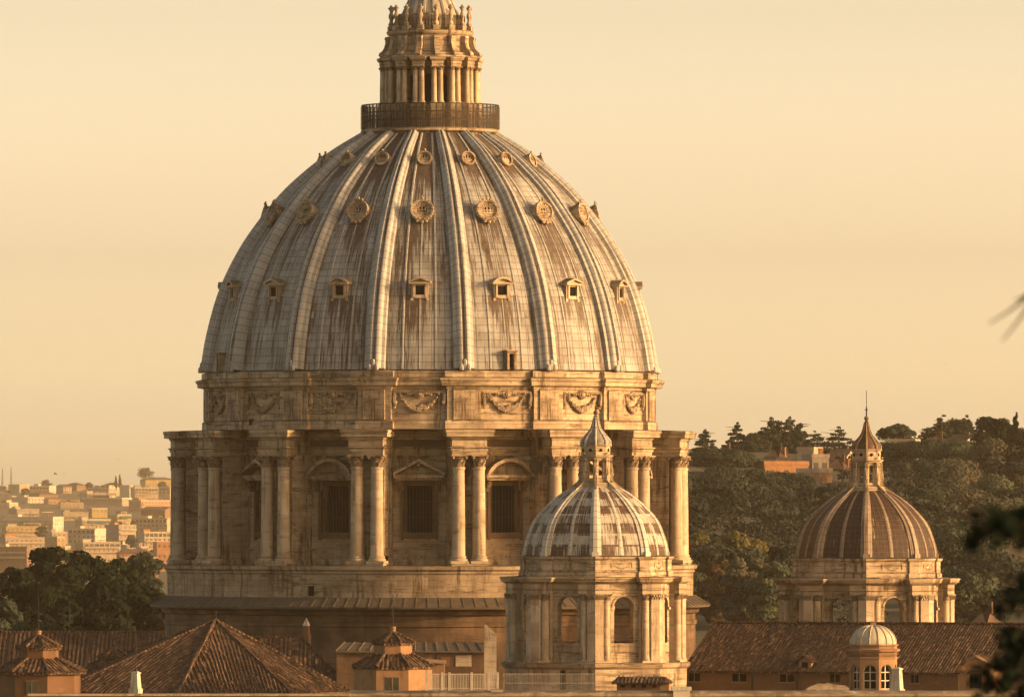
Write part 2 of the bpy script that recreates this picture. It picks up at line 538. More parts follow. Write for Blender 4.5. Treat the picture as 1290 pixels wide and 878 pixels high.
def cupola_lead(name, share, pale, brown, cw=0.62, rw=0.38, edge=0.0):
    """uv: metres across the facet, metres up; oxidised and bare sheets"""
    m, nt, b = new_mat(name); g = G(nt)
    v = g.uv(); s = g.sep(v)
    def cells(w, h, k):
        sc_ = g.n('ShaderNodeVectorMath', operation='MULTIPLY'); g.put(sc_.inputs[0], v); sc_.inputs[1].default_value = (1/w, 1/h, 1)
        ad = g.n('ShaderNodeVectorMath', operation='ADD'); g.put(ad.inputs[0], sc_.outputs[0]); ad.inputs[1].default_value = (k, k*0.37, 0)
        fl = g.n('ShaderNodeVectorMath', operation='FLOOR'); g.put(fl.inputs[0], ad.outputs[0])
        wn_ = g.n('ShaderNodeTexWhiteNoise', noise_dimensions='2D'); g.put(wn_.inputs['Vector'], fl.outputs[0])
        return wn_.outputs[0]
    row = g.math('GREATER_THAN', g.math('FRACT', g.math('DIVIDE', s[1], 2.4)), 0.5)
    a = g.math('ADD', g.math('MULTIPLY', cells(1.5, 1.2, 0.5), cw), g.math('MULTIPLY', row, rw))
    fu = g.math('ABSOLUTE', g.math('SUBTRACT', g.math('FRACT', g.math('DIVIDE', g.math('ADD', s[0], 6.0), 12.0)), 0.5))
    a = g.math('ADD', a, g.math('MULTIPLY', g.ramp(fu, 0.13, 0.22), edge))
    a = g.math('ADD', a, g.math('MULTIPLY', g.math('SUBTRACT', g.noise(g.uv((0.5, 0.22, 1)), 1.0, 3, 0.6), 0.5), 0.6))
    st = g.noise(g.uv((5.5, 0.35, 1)), 1.0, 5, 0.65)
    a = g.math('ADD', a, g.math('MULTIPLY', g.math('SUBTRACT', st, 0.5), 2.0))
    f = g.ramp(a, share-0.13, share+0.13)
    p = g.mix(g.ramp(g.noise(v, 1.2, 4), 0.3, 0.7), pale, tuple(x*0.7 for x in pale))
    q = g.mix(g.ramp(g.noise(v, 2.2, 4), 0.3, 0.7), brown, tuple(x*1.8 for x in brown))
    c = g.mix(f, q, p)
    bc, bf = g.brick(v, 0.75, 0.62, 0.03, off=0.0)
    c = g.mix(g.math('MULTIPLY', bf, 0.35), c, tuple((x+y)/2.2 for x, y in zip(pale, brown)))
    nt.links.new(c, b.inputs['Base Color'])
    b.inputs['Roughness'].default_value = 0.62
    nt.links.new(g.bump(g.math('SUBTRACT', g.noise(v, 2, 5), bf), 0.4, 0.05), b.inputs['Normal'])
    return m

def leaf(name, ca, cb, cc=None, scale=0.28):
    m, nt, b = new_mat(name); g = G(nt)
    v = g.uv(obj=True, rnd=71.0)
    c = g.mix(g.ramp(g.noise(v, scale, 3, 0.6), 0.35, 0.66), ca, cb)
    if cc: c = g.mix(g.ramp(g.noise(v, scale*2.6, 4, 0.7), 0.52, 0.72), c, cc)
    oi = g.n('ShaderNodeObjectInfo')
    c = g.mix(g.math('MULTIPLY', oi.outputs['Random'], 0.35), c, tuple(x*0.55 for x in ca))
    nt.links.new(c, b.inputs['Base Color'])
    b.inputs['Roughness'].default_value = 0.85
    b.inputs['Specular IOR Level'].default_value = 0.04
    tr = g.n('ShaderNodeBsdfTranslucent'); g.put(tr.inputs[0], c)
    ms = g.n('ShaderNodeMixShader'); ms.inputs[0].default_value = 0.12
    nt.links.new(b.outputs[0], ms.inputs[1]); nt.links.new(tr.outputs[0], ms.inputs[2])
    nt.links.new(ms.outputs[0], nt.nodes['Material Output'].inputs[0])
    return m

S0 = K*1000.0                          # metres per picture pixel at the great dome
def q(n): return n*S0
def zz(y):
    """height of something measured on the front of the dome, which stands nearer than its axis"""
    f = 0.972 if y > 474 else (0.993 if y < 165 else 0.993-0.021*(y-165)/309)
    return H+(Y0-y)*S0*f

DOME_PTS = [(280.5,0),(272.5,423),(257.5,370),(232.5,318),(201.5,273),(172,239),(127,200),(84,171.5)]
DOME = spline([(q(r), (H+(Y0-y)*S0) if y else zz(465)) for r, y in DOME_PTS], 7)
DL = [0.0]
for i_ in range(1, len(DOME)): DL.append(DL[-1]+math.hypot(DOME[i_][0]-DOME[i_-1][0], DOME[i_][1]-DOME[i_-1][1]))
def dome_v(y):
    z = zz(y)
    for i in range(len(DOME)-1):
        if DOME[i][1] <= z <= DOME[i+1][1]: return DL[i] + (DL[i+1]-DL[i])*(z-DOME[i][1])/(DOME[i+1][1]-DOME[i][1])
    return DL[-1]
V_T1, V_T2, V_T3, V_TOP = dome_v(372), dome_v(278), dome_v(208), DL[-1]

M_stone = stone("travertine", (0.41, 0.325, 0.22), (0.26, 0.193, 0.125), dirt=1.0, bstr=0.9)
M_stone_smooth = stone("travertine_shafts", (0.43, 0.345, 0.245), (0.295, 0.227, 0.152), block=(9.0, 1.9), dirt=0.55, mortar=0.012, bstr=0.25, joint=0.2)
M_stone_dirty = stone("travertine_weathered", (0.35, 0.275, 0.187), (0.21, 0.155, 0.103), dirt=1.0, bstr=0.9)
M_stone_low = stone("shaded_old_masonry", (0.150, 0.096, 0.056), (0.046, 0.028, 0.017), block=(2.6, 1.1), dirt=0.9, dirt_c=(0.07, 0.04, 0.022))  # tone lowered to put the shadow of the skirt eaves into the colour
M_lead = lead_dome("lead_sheets")
M_core = plaster("lantern_plaster", (0.30, 0.165, 0.085))
M_cap = stone("carved_capitals", (0.30, 0.23, 0.155), (0.16, 0.118, 0.078), dirt=1.0, bstr=0.9)
M_dorm = stone("dormer_stone", (0.37, 0.30, 0.215), (0.23, 0.175, 0.12), dirt=1.0, bstr=0.9)
M_skirt = plain("dark_lead_skirt", (0.095, 0.074, 0.054), 0.7, 0.4, 0.8)
M_rib = lead_rib("lead_rib")
M_sheet = plain("lead_flashing", (0.33, 0.30, 0.25), 0.6, 0.45, 0.8)
M_stone_shade = stone("shaded_brown_stone", (0.135, 0.088, 0.052), (0.08, 0.052, 0.032), dirt=0.7)  # brown stone; the shade under the pediments is put into its colour
def matt(m): m.node_tree.nodes["Principled BSDF"].inputs["Specular IOR Level"].default_value = 0.0; return m
M_void = plain("dark_opening", (0.012, 0.010, 0.009), 0.9, 0.3)
M_pane = plain("dark_glass", (0.004, 0.005, 0.005), 0.35, 0.4)
matt(M_void); matt(M_pane)
M_iron = plain("weathered_iron", (0.022, 0.019, 0.016), 0.7, 0.3)
M_bronze = plain("aged_bronze", (0.10, 0.07, 0.04), 0.5, 0.4)
# ------------------------------------------------------------------ ground, city slope, wooded hill (one sheet)
def sm(t, a, b):
    t = min(1.0, max(0.0, (t-a)/(b-a)))
    return t*t*(3-2*t)
def lin(t, a, b): return min(1.0, max(0.0, (t-a)/(b-a)))
def ground_z(x, y):
    z = 58.0*(1-sm(math.hypot(x, y), 90, 420))
    z += 34.0*sm(y, 1030, 1130)
    right = sm(x/max(1.0, y)*1000.0, -12, 8)
    z += right*(9*sm(y, 1130, 1350) + 33*lin(y, 1300, 2150) - 30*sm(y, 2400, 5000))
    z += (1-right)*(-17*sm(y, 1700, 4500) + 68*lin(y, 5700, 9900))
    z += 1.2*math.sin(x*0.021+1.3)*math.sin(y*0.013)*sm(y, 1100, 1500)
    return z

def axis(segs):
    out = []
    for a, b, st in segs:
        n = max(1, int((b-a)/st))
        out += [a+(b-a)*i/n for i in range(n)]
    return out + [segs[-1][1]]
gx = axis([(-16000,-2000,2000),(-2000,-700,250),(-700,500,12),(500,2000,250),(2000,16000,2000)])
gy = axis([(-6000,-500,900),(-500,1000,50),(1000,2700,22),(2700,10500,120),(10500,26000,1500)])
gm = MB()
gm.v = [(x, y, ground_z(x, y)) for y in gy for x in gx]
nx_ = len(gx)
for j in range(len(gy)-1):
    for i in range(nx_-1):
        gm.f.append([j*nx_+i, j*nx_+i+1, (j+1)*nx_+i+1, (j+1)*nx_+i]); gm.uv.append(None)
M_ground = plain("scrub_ground", (0.060, 0.058, 0.028), 0.95, 0.5, 0.05, c2=(0.085, 0.066, 0.04), rnd=0.0)
tag(gm.build("ground", M_ground, sharp=80), kind='structure')

# air over the city: one even box round everything
def build_haze():
    hm = MB()
    hm.bx(-7000, 7000, -400, 11500, -2.0, 138.0)
    m = bpy.data.materials.new("haze_air"); m.use_nodes = True
    nt = m.node_tree; nt.nodes.remove(nt.nodes['Principled BSDF'])
    pv = nt.nodes.new('ShaderNodeVolumePrincipled')
    pv.inputs['Color'].default_value = (1.0, 0.84, 0.60, 1)
    pv.inputs['Density'].default_value = HAZE
    pv.inputs['Anisotropy'].default_value = 0.25
    nt.links.new(pv.outputs[0], nt.nodes['Material Output'].inputs['Volume'])
    tag(hm.build("haze", m), kind='stuff')
HAZE = 2.6e-5
build_haze()

# ------------------------------------------------------------------ the great dome
GX, GY = px(542, 1000.0), 1000.0
great = empty("domed_basilica", (GX, GY, 0), 0, "huge ribbed lead dome on a columned stone drum with a lantern on top", "basilica")
RIBS = [RAD(9.0+22.5*k) for k in range(16)]
BAYS = [RAD(-2.25+22.5*k) for k in range(16)]
def seen(angles, lim=-0.30): return [a for a in angles if math.cos(a) > lim]
RS, BS = seen(RIBS), seen(BAYS, -0.25)
# order copies from the front so the largest come first
RS.sort(key=lambda a: abs(math.atan2(math.sin(a), math.cos(a)))); BS.sort(key=lambda a: abs(math.atan2(math.sin(a), math.cos(a))))

def polar(a, r, t=0.0): return (r*math.sin(a)+t*math.cos(a), -r*math.cos(a)+t*math.sin(a))
def break_plan(rin, rout, w, angles, n=5):
    """circle of radius rin that steps out to rout over a width 2w at every angle"""
    pl = []
    A = sorted(angles)
    for i, a in enumerate(A):
        pl += [polar(a, rin, -w), polar(a, rout, -w), polar(a, rout, w), polar(a, rin, w)]
        b = A[(i+1) % len(A)] + (2*math.pi if i == len(A)-1 else 0)
        e = math.asin(min(0.9, w/rin))
        for k in range(1, n):
            t = a+e+(b-a-2*e)*k/n
            pl.append(polar(t, rin))
    return pl
def circle(r, n=96): return [polar(2*math.pi*k/n, r) for k in range(n)]

# base: masonry below, eaves with a lead skirt, plinth and terrace
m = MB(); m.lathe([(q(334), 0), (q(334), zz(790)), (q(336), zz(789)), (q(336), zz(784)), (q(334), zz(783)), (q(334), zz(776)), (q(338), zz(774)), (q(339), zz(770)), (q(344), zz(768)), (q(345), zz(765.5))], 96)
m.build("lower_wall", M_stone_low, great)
m = MB(); m.lathe([(q(330), zz(764.5)), (q(352), zz(767)), (q(352.5), zz(764.5)), (q(334), zz(753)), (q(330), zz(752.5))], 96)
for k in range(150):
    a = 2*math.pi*k/150
    if math.cos(a) > -0.3:
        b0 = polar(a, q(333.5)); b1 = polar(a, q(352.5))
        m.tube([(b0[0], b0[1], zz(753)+0.05), (b1[0], b1[1], zz(764.5)+0.03)], 0.045, 4)
m.build("lead_skirt", M_skirt, great)
m = MB()
m.lathe([(q(331), zz(756)), (q(331.5), zz(723)), (q(333), zz(722)), (q(333), zz(719.5)), (q(336), zz(717.5)), (q(336.5), zz(713.5)), (q(335), zz(712.5)), (q(250), zz(712))], 128)
m.build("plinth", M_stone_dirty, great)
m = MB(); m.bx(-q(3.6), q(3.6), -0.12, 0.4, zz(750.5), zz(738)); 
o = m.build("plinth_door", M_void, great, loc=(*polar(RAD(-25.6), q(331.2)), 0), rz=RAD(-25.6))

# drum wall, one flat bay between every two buttresses, with a window opening in each
AP = q(272)
m = MB(); m_w = q(272)*math.tan(RAD(11.25))
WZ0, WZ1, WOW = zz(671), zz(602.6), q(20)
for a in BAYS:
    M_ = Matrix.Rotation(a, 4, 'Z')
    m.panel(m_w, zz(714), zz(545), WOW, WZ0, WZ1, -AP, 1.3, arch=False, m=M_)
for a in BAYS:   # string courses
    for z0, z1, d in ((zz(692), zz(688.5), 0.16), (zz(578), zz(575.5), 0.22)):
        M_ = Matrix.Rotation(a, 4, 'Z')
        m.box((0, -AP-d/2+0.02, (z0+z1)/2), (2*m_w, d+0.04, z1-z0), m=M_)
m.build("drum_wall", M_stone, great)
# windows
def drum_window(segmental):
    w = MB(); y = -AP; ow = q(15.5)
    fw = q(3)
    w.bx(-WOW-0.02, -ow, y+0.45, y+1.2, WZ0-.02, WZ1)
    w.bx(ow, WOW+0.02, y+0.45, y+1.2, WZ0-.02, WZ1)
    w.bx(-ow-.01, ow+.01, y+0.55, y+1.2, zz(611.5), WZ1+.02)
    w.bx(-WOW-fw, -WOW+.01, y-0.22, y+0.3, WZ0-q(9), WZ1-q(14)); w.bx(WOW-.01, WOW+fw, y-0.22, y+0.3, WZ0-q(9), WZ1-q(14))
    w.bx(-WOW-fw+.01, WOW+fw-.01, y-0.26, y+0.3, WZ0-q(7), WZ0-.03)
    for s in (-1, 1):
        for dz, dd in ((0, 1.1), (-q(5), 0.85), (-q(10), 0.5)):
            w.bx(s*(WOW+q(1)), s*(WOW+q(6.5)), y-dd, y+0.2, WZ1+dz-q(6), WZ1+dz+q(.01))
    fr = w.build("window", M_stone_shade, great)
    g = MB(); g.bx(-ow-0.3, ow+0.3, y+1.10, y+1.16, WZ0-0.3, WZ1+0.3)
    pane = g.build("pane", M_pane, fr)
    g = MB()
    for i in range(-3, 4): g.bx(i*q(4.2)-0.06, i*q(4.2)+0.06, y+0.85, y+0.98, WZ0, zz(611.5))
    for t in (0.33, 0.66): g.bx(-ow, ow, y+0.98, y+1.04, WZ0+(zz(611.5)-WZ0)*t-0.06, WZ0+(zz(611.5)-WZ0)*t+0.06)
    gr = g.build("grille", M_iron, fr)
    d = MB(); hw = q(31); zb = zz(602); zt = zz(577); y0, y1 = y-1.8, y+0.3
    d.bx(-hw, hw, y0, y1, zb, zb+q(3.6))
    d.bx(-hw+q(2), hw-q(2), y0+0.3, y1, zb-q(2.6), zb+0.01)
    if segmental:
        n = 14; R = (hw*hw+(zt-zb-q(3))**2)/(2*(zt-zb-q(3))); cz = zt-R; am = math.asin(hw/R)
        ou = [(R*math.sin(am*(2*i/n-1)), cz+R*math.cos(am*(2*i/n-1))) for i in range(n+1)]
        r2 = R-q(4.2)
        iu = [(r2*math.sin(am*(2*i/n-1)), max(zb+q(3.5), cz+r2*math.cos(am*(2*i/n-1)))) for i in range(n+1)]
        for i in range(n):
            d.prism([iu[i], iu[i+1], ou[i+1], ou[i]], y0-0.05, y1)
        d.prism([(-hw+0.3, zb+q(3.4))] + iu[1:-1] + [(hw-0.3, zb+q(3.4))], y0+1.35, y1)
    else:
        t = q(4.4)
        d.prism([(-hw, zb+q(3.5)), (0, zt-t), (0, zt), (-hw-0.1, zb+q(3.5)+t*0.55)], y0-0.05, y1)
        d.prism([(0, zt-t), (hw, zb+q(3.5)), (hw+0.1, zb+q(3.5)+t*0.55), (0, zt)], y0-0.05, y1)
        d.prism([(-hw+0.4, zb+q(3.4)), (hw-0.4, zb+q(3.4)), (0, zt-t-0.02)], y0+1.35, y1)
        d.ball((0, y0+0.6, zt-q(7)), q(3.4), 8, 6)
    pd = d.build("pediment", M_stone, fr)
    return fr, [pane, gr, pd]
tri = [a for a in BS if round((math.degrees(a)+2.25)/22.5) % 2 == 0]
seg = [a for a in BS if round((math.degrees(a)+2.25)/22.5) % 2 == 1]
w_, k_ = drum_window(False); ring(w_, tri, great, k_)
w_, k_ = drum_window(True); ring(w_, seg, great, k_)

# buttresses, each a pier with paired columns
RC = q(320)
m = MB()
m.bx(-q(19), q(19), -q(309), -q(268), zz(714), zz(571))
m.bx(-q(21.5), q(21.5), -q(311), -q(268), zz(714), zz(706))
for s in (-1, 1):   # pilaster strips behind the columns and at the wall
    m.bx(s*q(12.5)-q(7.5), s*q(12.5)+q(7.5), -q(312), -q(309)+0.01, zz(706), zz(573))
    m.bx(s*q(19)-0.01*s, s*q(21), -q(283), -q(271), zz(706), zz(573))
m.bx(-q(23), q(23), -q(330.5), -q(312)+0.02, zz(714), zz(710.2))
bt = m.build("buttress", M_stone, great)
ring(bt, RS, great)
m = MB()
m.bx(q(19)-0.02, q(19)+0.03, -q(303), -q(290), zz(712), zz(700))
m.build("buttress_passage", M_void, great, rz=RAD(-13.5))

def column(rc, x, z0, z1, r, capz, mat, name, parent, n=18, leaves=8, base=True):
    """z0 foot, z1 top of capital"""
    c = MB()
    bh = r*1.15 if base else 0
    if base:
        c.bx(x-r*1.4, x+r*1.4, -rc-r*1.4, -rc+r*1.4, z0, z0+bh*0.38)
        prof = [(r*1.36, z0+bh*0.38), (r*1.40, z0+bh*0.52), (r*1.32, z0+bh*0.66), (r*1.14, z0+bh*0.72), (r*1.12, z0+bh*0.80), (r*1.22, z0+bh*0.88), (r*1.16, z0+bh), (r*1.02, z0+bh*1.04)]
    else: prof = [(r, z0)]
    hh = capz-z0
    prof += [(r*1.0, z0+hh*0.30), (r*0.985, z0+hh*0.45), (r*0.95, z0+hh*0.68), (r*0.885, z0+hh*0.965), (r*0.99, z0+hh*0.972), (r*0.99, z0+hh*0.992), (r*0.87, capz)]
    c.lathe(prof, n, c=(x, -rc))
    sh = c.build(name, mat, parent)
    k = MB(); H_ = z1-capz
    k.lathe([(r*0.87, capz), (r*0.90, capz+H_*0.45), (r*1.0, capz+H_*0.75), (r*1.28, capz+H_*0.88)], n, c=(x, -rc))
    for row, (zz0, zz1, ro) in enumerate(((0.0, 0.42, 1.18), (0.30, 0.72, 1.26))):
        for j in range(leaves):
            a = 2*math.pi*(j+0.5*row)/leaves
            rad = (math.sin(a), -math.cos(a)); tn = (math.cos(a), math.sin(a))
            wd = r*0.26
            def pt(rr, t, z): return (x+rad[0]*rr+tn[0]*t, -rc+rad[1]*rr+tn[1]*t, z)
            z0_, z1_ = capz+H_*zz0, capz+H_*zz1
            vs = [pt(r*0.88, -wd, z0_), pt(r*0.88, wd, z0_), pt(r*1.02, wd*1.1, z0_+(z1_-z0_)*.7), pt(r*1.02, -wd*1.1, z0_+(z1_-z0_)*.7), pt(r*ro, -wd*.7, z1_), pt(r*ro, wd*.7, z1_), pt(r*(ro+.06), 0, z1_-H_*0.10), pt(r*0.9, wd*.7, z1_), pt(r*0.9, -wd*.7, z1_)]
            k.add(vs, [(0,1,2,3), (3,2,5,4), (4,5,6), (4,8,7,5)])
    for sx in (-1, 1):
        for sy in (-1, 1):
            k.ball((x+sx*r*0.98, -rc+sy*r*0.98, capz+H_*0.76), r*0.27, 7, 5)
    ab = r*1.32
    k.vprism([(x-ab, -rc-ab), (x, -rc-ab*0.88), (x+ab, -rc-ab), (x+ab*0.88, -rc), (x+ab, -rc+ab), (x, -rc+ab*0.88), (x-ab, -rc+ab), (x-ab*0.88, -rc)], capz+H_*0.87, z1)
    cp = k.build("capital", M_cap, sh)
    return sh, [cp]
for x in (-q(12.6), q(12.6)):
    c_, k_ = column(RC, x, zz(710.2), zz(573), q(8.1), zz(587.5), M_stone_smooth, "column", great)
    ring(c_, RS, great, k_)

# entablature that breaks forward over the buttresses
pl = break_plan(q(276), q(326.5), q(21.5), RIBS)
m = MB()
m.sweep(pl, [(-q(9), zz(573)), (0, zz(573)), (0, zz(568.5)), (q(1.2), zz(568.3)), (q(1.2), zz(565)), (q(3), zz(564)), (q(3), zz(562.8)), (q(0.2), zz(562.4)), (q(0.2), zz(553.5)), (q(1.6), zz(553)), (q(1.8), zz(550.6)), (q(7.6), zz(550.0)), (q(7.8), zz(545.4)), (q(8.8), zz(544.2)), (q(8.8), zz(541.6)), (q(7), zz(541)), (-q(30), zz(540))])
# dentil course in the bays
m.build("entablature", M_stone, great)
m = MB(); m.lathe([(q(322), zz(540.6)), (q(270), zz(539))], 96); m.build("drum_roof", M_stone_dirty, great)

m = MB(); m.bx(-q(33), q(33), -q(277.6), -q(274), zz(562.2), zz(553.8)); ring(m.build("frieze_shade_strip", M_stone_shade, great), BS, great)  # dark strip in each bay, the cornice shadow put into the colour
# attic
pl = break_plan(q(277.5), q(283.5), q(21), RIBS)
m = MB()
m.sweep(pl, [(q(3.2), zz(542)), (q(3.0), zz(530)), (q(0.8), zz(528.5)), (0, zz(527.5)), (0, zz(490)), (q(1.4), zz(489)), (q(1.6), zz(485.6)), (q(8.2), zz(485.0)), (q(8.6), zz(480.2)), (q(10.2), zz(478.6)), (q(10.6), zz(475.8)), (q(6), zz(474.6)), (q(3.5), zz(474)), (q(3.5), zz(467.5)), (q(2.5), zz(466.3)), (-q(12), zz(464.5))])
for a in RIBS:      # inner fold of every attic pier, framed panels between
    M_ = Matrix.Rotation(a, 4, 'Z')
    m.box((0, -q(284.5), (zz(528)+zz(490))/2), (q(27), q(3.4), zz(490)-zz(528)), m=M_)
for a in BAYS:
    M_ = Matrix.Rotation(a, 4, 'Z')
    for z0, z1 in ((zz(493.4), zz(491.6)), (zz(519.5), zz(518))):
        m.box((0, -q(276.6), (z0+z1)/2), (q(70), q(3), z1-z0), m=M_)
    for s in (-1, 1):
        m.box((s*q(36), -q(276.2), (zz(518)+zz(493.4))/2), (q(1.5), q(3), zz(493.4)-zz(518)), m=M_)
m.build("attic", M_stone, great)
def festoon(r, hw, ztop, drop, sc, name, parent, mat, ends=True, y=None):
    f = MB(); rnd = random.Random(5); yy = -r
    n = int(26*hw/q(30)) if hw > 1.5 else 12
    for i in range(n+1):
        t = i/n*2-1
        x = t*hw*0.72; z = ztop - drop*(1-abs(t)**2.6)*0.86-sc*0.2
        thick = sc*(0.50+0.62*(1-abs(t)))
        for j in range(2):
            f.ball((x+rnd.uniform(-.2, .2)*sc, yy-rnd.uniform(0, .25)*sc, z+rnd.uniform(-.5, .5)*thick), thick*rnd.uniform(.42, .62), 6, 5)
    if ends:
        f.tube([(-hw*.93, yy-.05, ztop+.05), (hw*.93, yy-.05, ztop+.05)], sc*.22, 6)
        for s in (-1, 1):
            for j in range(4):
                f.ball((s*sc*(.9+.62*j), yy-.1*sc, ztop+sc*(.10-.14*j)), sc*(.50-.06*j), 6, 5)
            for j in range(7):
                f.ball((s*hw*(0.92+0.03*rnd.uniform(-1, 1)), yy-.1*sc, ztop-drop*0.85*j/6), sc*(0.42+0.05*j if j < 5 else 0.35), 6, 5)
        for j in range(9):
            a = 2*math.pi*j/9
            f.ball((sc*.85*math.cos(a), yy-.1*sc, ztop-drop*0.06+sc*.7*math.sin(a)), sc*0.42, 6, 5)
        f.ball((0, yy-.2*sc, ztop-drop*0.06), sc*.72, 8, 6)
        return f.build(name, mat, parent)
o = festoon(q(278.9), q(33), zz(494.5), q(21), q(5.2), "festoon", great, M_stone_dirty)
ring(o, BS, great)
m = MB(); m.bx(-q(1.6), q(1.6), -q(282), -q(277), zz(534), zz(526)); o = m.build("slot_window", M_void, great)
ring(o, [RAD(35.6), RAD(-52)], great)

# shell with thin battens
m = MB()
NS = 128
vs, fs, us = [], [], []
for r, z in DOME:
    for k in range(NS):
        a = 2*math.pi*k/NS + RAD(9.0)
        vs.append((r*math.sin(a), -r*math.cos(a), z))
for i in range(len(DOME)-1):
    for k in range(NS):
        k2 = (k+1) % NS
        fs.append((i*NS+k, i*NS+k2, (i+1)*NS+k2, (i+1)*NS+k))
        u0, u1 = k/NS*16, (k+1)/NS*16
        us.append([(u0, DL[i]), (u1, DL[i]), (u1, DL[i+1]), (u0, DL[i+1])])
m.add(vs, fs, us)
def along(m, a, w, h, w_top=None, n0=0, n1=None, sec=None, uvx=None):
    """strip of section (t, h) that follows the shell at angle a"""
    n1 = n1 or len(DOME)
    sec = sec or [(-1, 0), (-0.6, 1), (0.6, 1), (1, 0)]
    S = len(sec); vs, fs, us = [], [], []
    for i in range(n0, n1):
        r, z = DOME[i]
        p0, p1 = DOME[max(i-1, 0)], DOME[min(i+1, len(DOME)-1)]
        d = (p1[0]-p0[0], p1[1]-p0[1]); L = math.hypot(*d); nr, nz = d[1]/L, -d[0]/L
        k = (r/DOME[0][0])**0.62 if w_top is None else w_top
        for t, hh in sec:
            rr = r+nr*(hh*h*max(k*.92, .40)-0.05); x, y = polar(a, rr, t*w*k)
            vs.append((x, y, z+nz*hh*h*max(k*.92, .40)))
    for i in range(n1-n0-1):
        for j in range(S-1):
            fs.append((i*S+j, i*S+j+1, (i+1)*S+j+1, (i+1)*S+j))
            us.append([(sec[j][0], DL[i+n0]), (sec[j+1][0], DL[i+n0]), (sec[j+1][0], DL[i+n0+1]), (sec[j][0], DL[i+n0+1])])
    m.add(vs, fs, us)
m.build("dome_shell", M_lead, great, sharp=60)
m = MB()
for a in BAYS:
    if math.cos(a) < -0.3: continue
    for t in (-0.19, 0.19): along(m, a+RAD(22.5*t), 0.13, 0.13, w_top=1.0)
    along(m, a, 0.08, 0.08, w_top=1.0, n1=30)
bat = m.build("battens", M_rib, great); bat.name = "seam_batten"
RIBSEC = [(-1.05, 0), (-1.0, .50), (-.72, .62), (-.62, .95), (-.46, 1.12), (-.26, 1.14), (-.16, .84), (.16, .84), (.26, 1.14), (.46, 1.12), (.62, .95), (.72, .62), (1.0, .50), (1.05, 0)]
m = MB(); along(m, 0.0, q(12.6), 1.0, sec=RIBSEC)
for x in (-q(4.5), q(4.5), 0):
    zt = zz(452 if x == 0 else 458)
    m.lathe([(0.22, zz(466)), (0.26, zz(464)), (0.24, zt-.2), (0.12, zt)], 8, c=(x, -q(291 if x else 289.5)))
rb = m.build("rib", M_rib, great, sharp=40)
ring(rb, RS, great)

# three rows of dormers
def dorm_low(segmental):
    z = zz(365); r, _ = at_z(DOME, zz(370)); r -= 0.10
    d = MB(); y = -r-0.35; ow = q(5.6); yb = -r+2.2
    zt, zb = zz(360.5), zz(372)
    d.bx(-q(10.5), -ow, y, yb, zz(376), zt+q(2)); d.bx(ow, q(10.5), y, yb, zz(376), zt+q(2))
    d.bx(-ow-.01, ow+.01, y+.02, yb, zt, zt+q(2)-.01); d.bx(-ow-.01, ow+.01, y-.08, yb, zz(376), zb)
    d.bx(-q(8.4), -ow-q(.6), y-.14, y+.1, zz(375), zt+q(2)); d.bx(ow+q(.6), q(8.4), y-.14, y+.1, zz(375), zt+q(2))
    d.bx(-q(11.5), -q(8), y-.06, y+1, zz(379), zz(375.9)); d.bx(q(8), q(11.5), y-.06, y+1, zz(379), zz(375.9))
    hb = q(13.6); z0 = zt+q(2)
    d.bx(-hb, hb, y-.40, yb+.3, z0, z0+q(2))
    if segmental:
        n = 10; zp = z0+q(8.8); hh = zp-z0-q(2); R = (hb*hb+hh*hh)/(2*hh); am = math.asin(hb/R); cz = zp-R
        ou = [(R*math.sin(am*(2*i/n-1)), cz+R*math.cos(am*(2*i/n-1))) for i in range(n+1)]
        iu = [((R-q(2.3))*math.sin(am*(2*i/n-1)), max(z0+q(1.9), cz+(R-q(2.3))*math.cos(am*(2*i/n-1)))) for i in range(n+1)]
        for i in range(n): d.prism([iu[i], iu[i+1], ou[i+1], ou[i]], y-.45, yb+2.2)
        d.prism([(-hb+.2, z0+q(1.9))]+iu[1:-1]+[(hb-.2, z0+q(1.9))], y-.1, yb+1)
    else:
        zp = z0+q(9)
        d.prism([(-hb, z0+q(1.9)), (0, zp-q(2.6)), (0, zp), (-hb-.05, z0+q(3.4))], y-.45, yb+2.2)
        d.prism([(0, zp-q(2.6)), (hb, z0+q(1.9)), (hb+.05, z0+q(3.4)), (0, zp)], y-.45, yb+2.2)
        d.prism([(-hb+.3, z0+q(1.9)), (hb-.3, z0+q(1.9)), (0, zp-q(2.6))], y-.1, yb+1)
    o = d.build("dormer_window", M_stone_smooth, great)
    g = MB(); g.bx(-ow-.1, ow+.1, y+.10, y+.14, zb-.1, zt+.1)
    return o, [g.build("pane", M_void, o)]
w_, k_ = dorm_low(False); ring(w_, tri, great, k_)
w_, k_ = dorm_low(True); ring(w_, seg, great, k_)

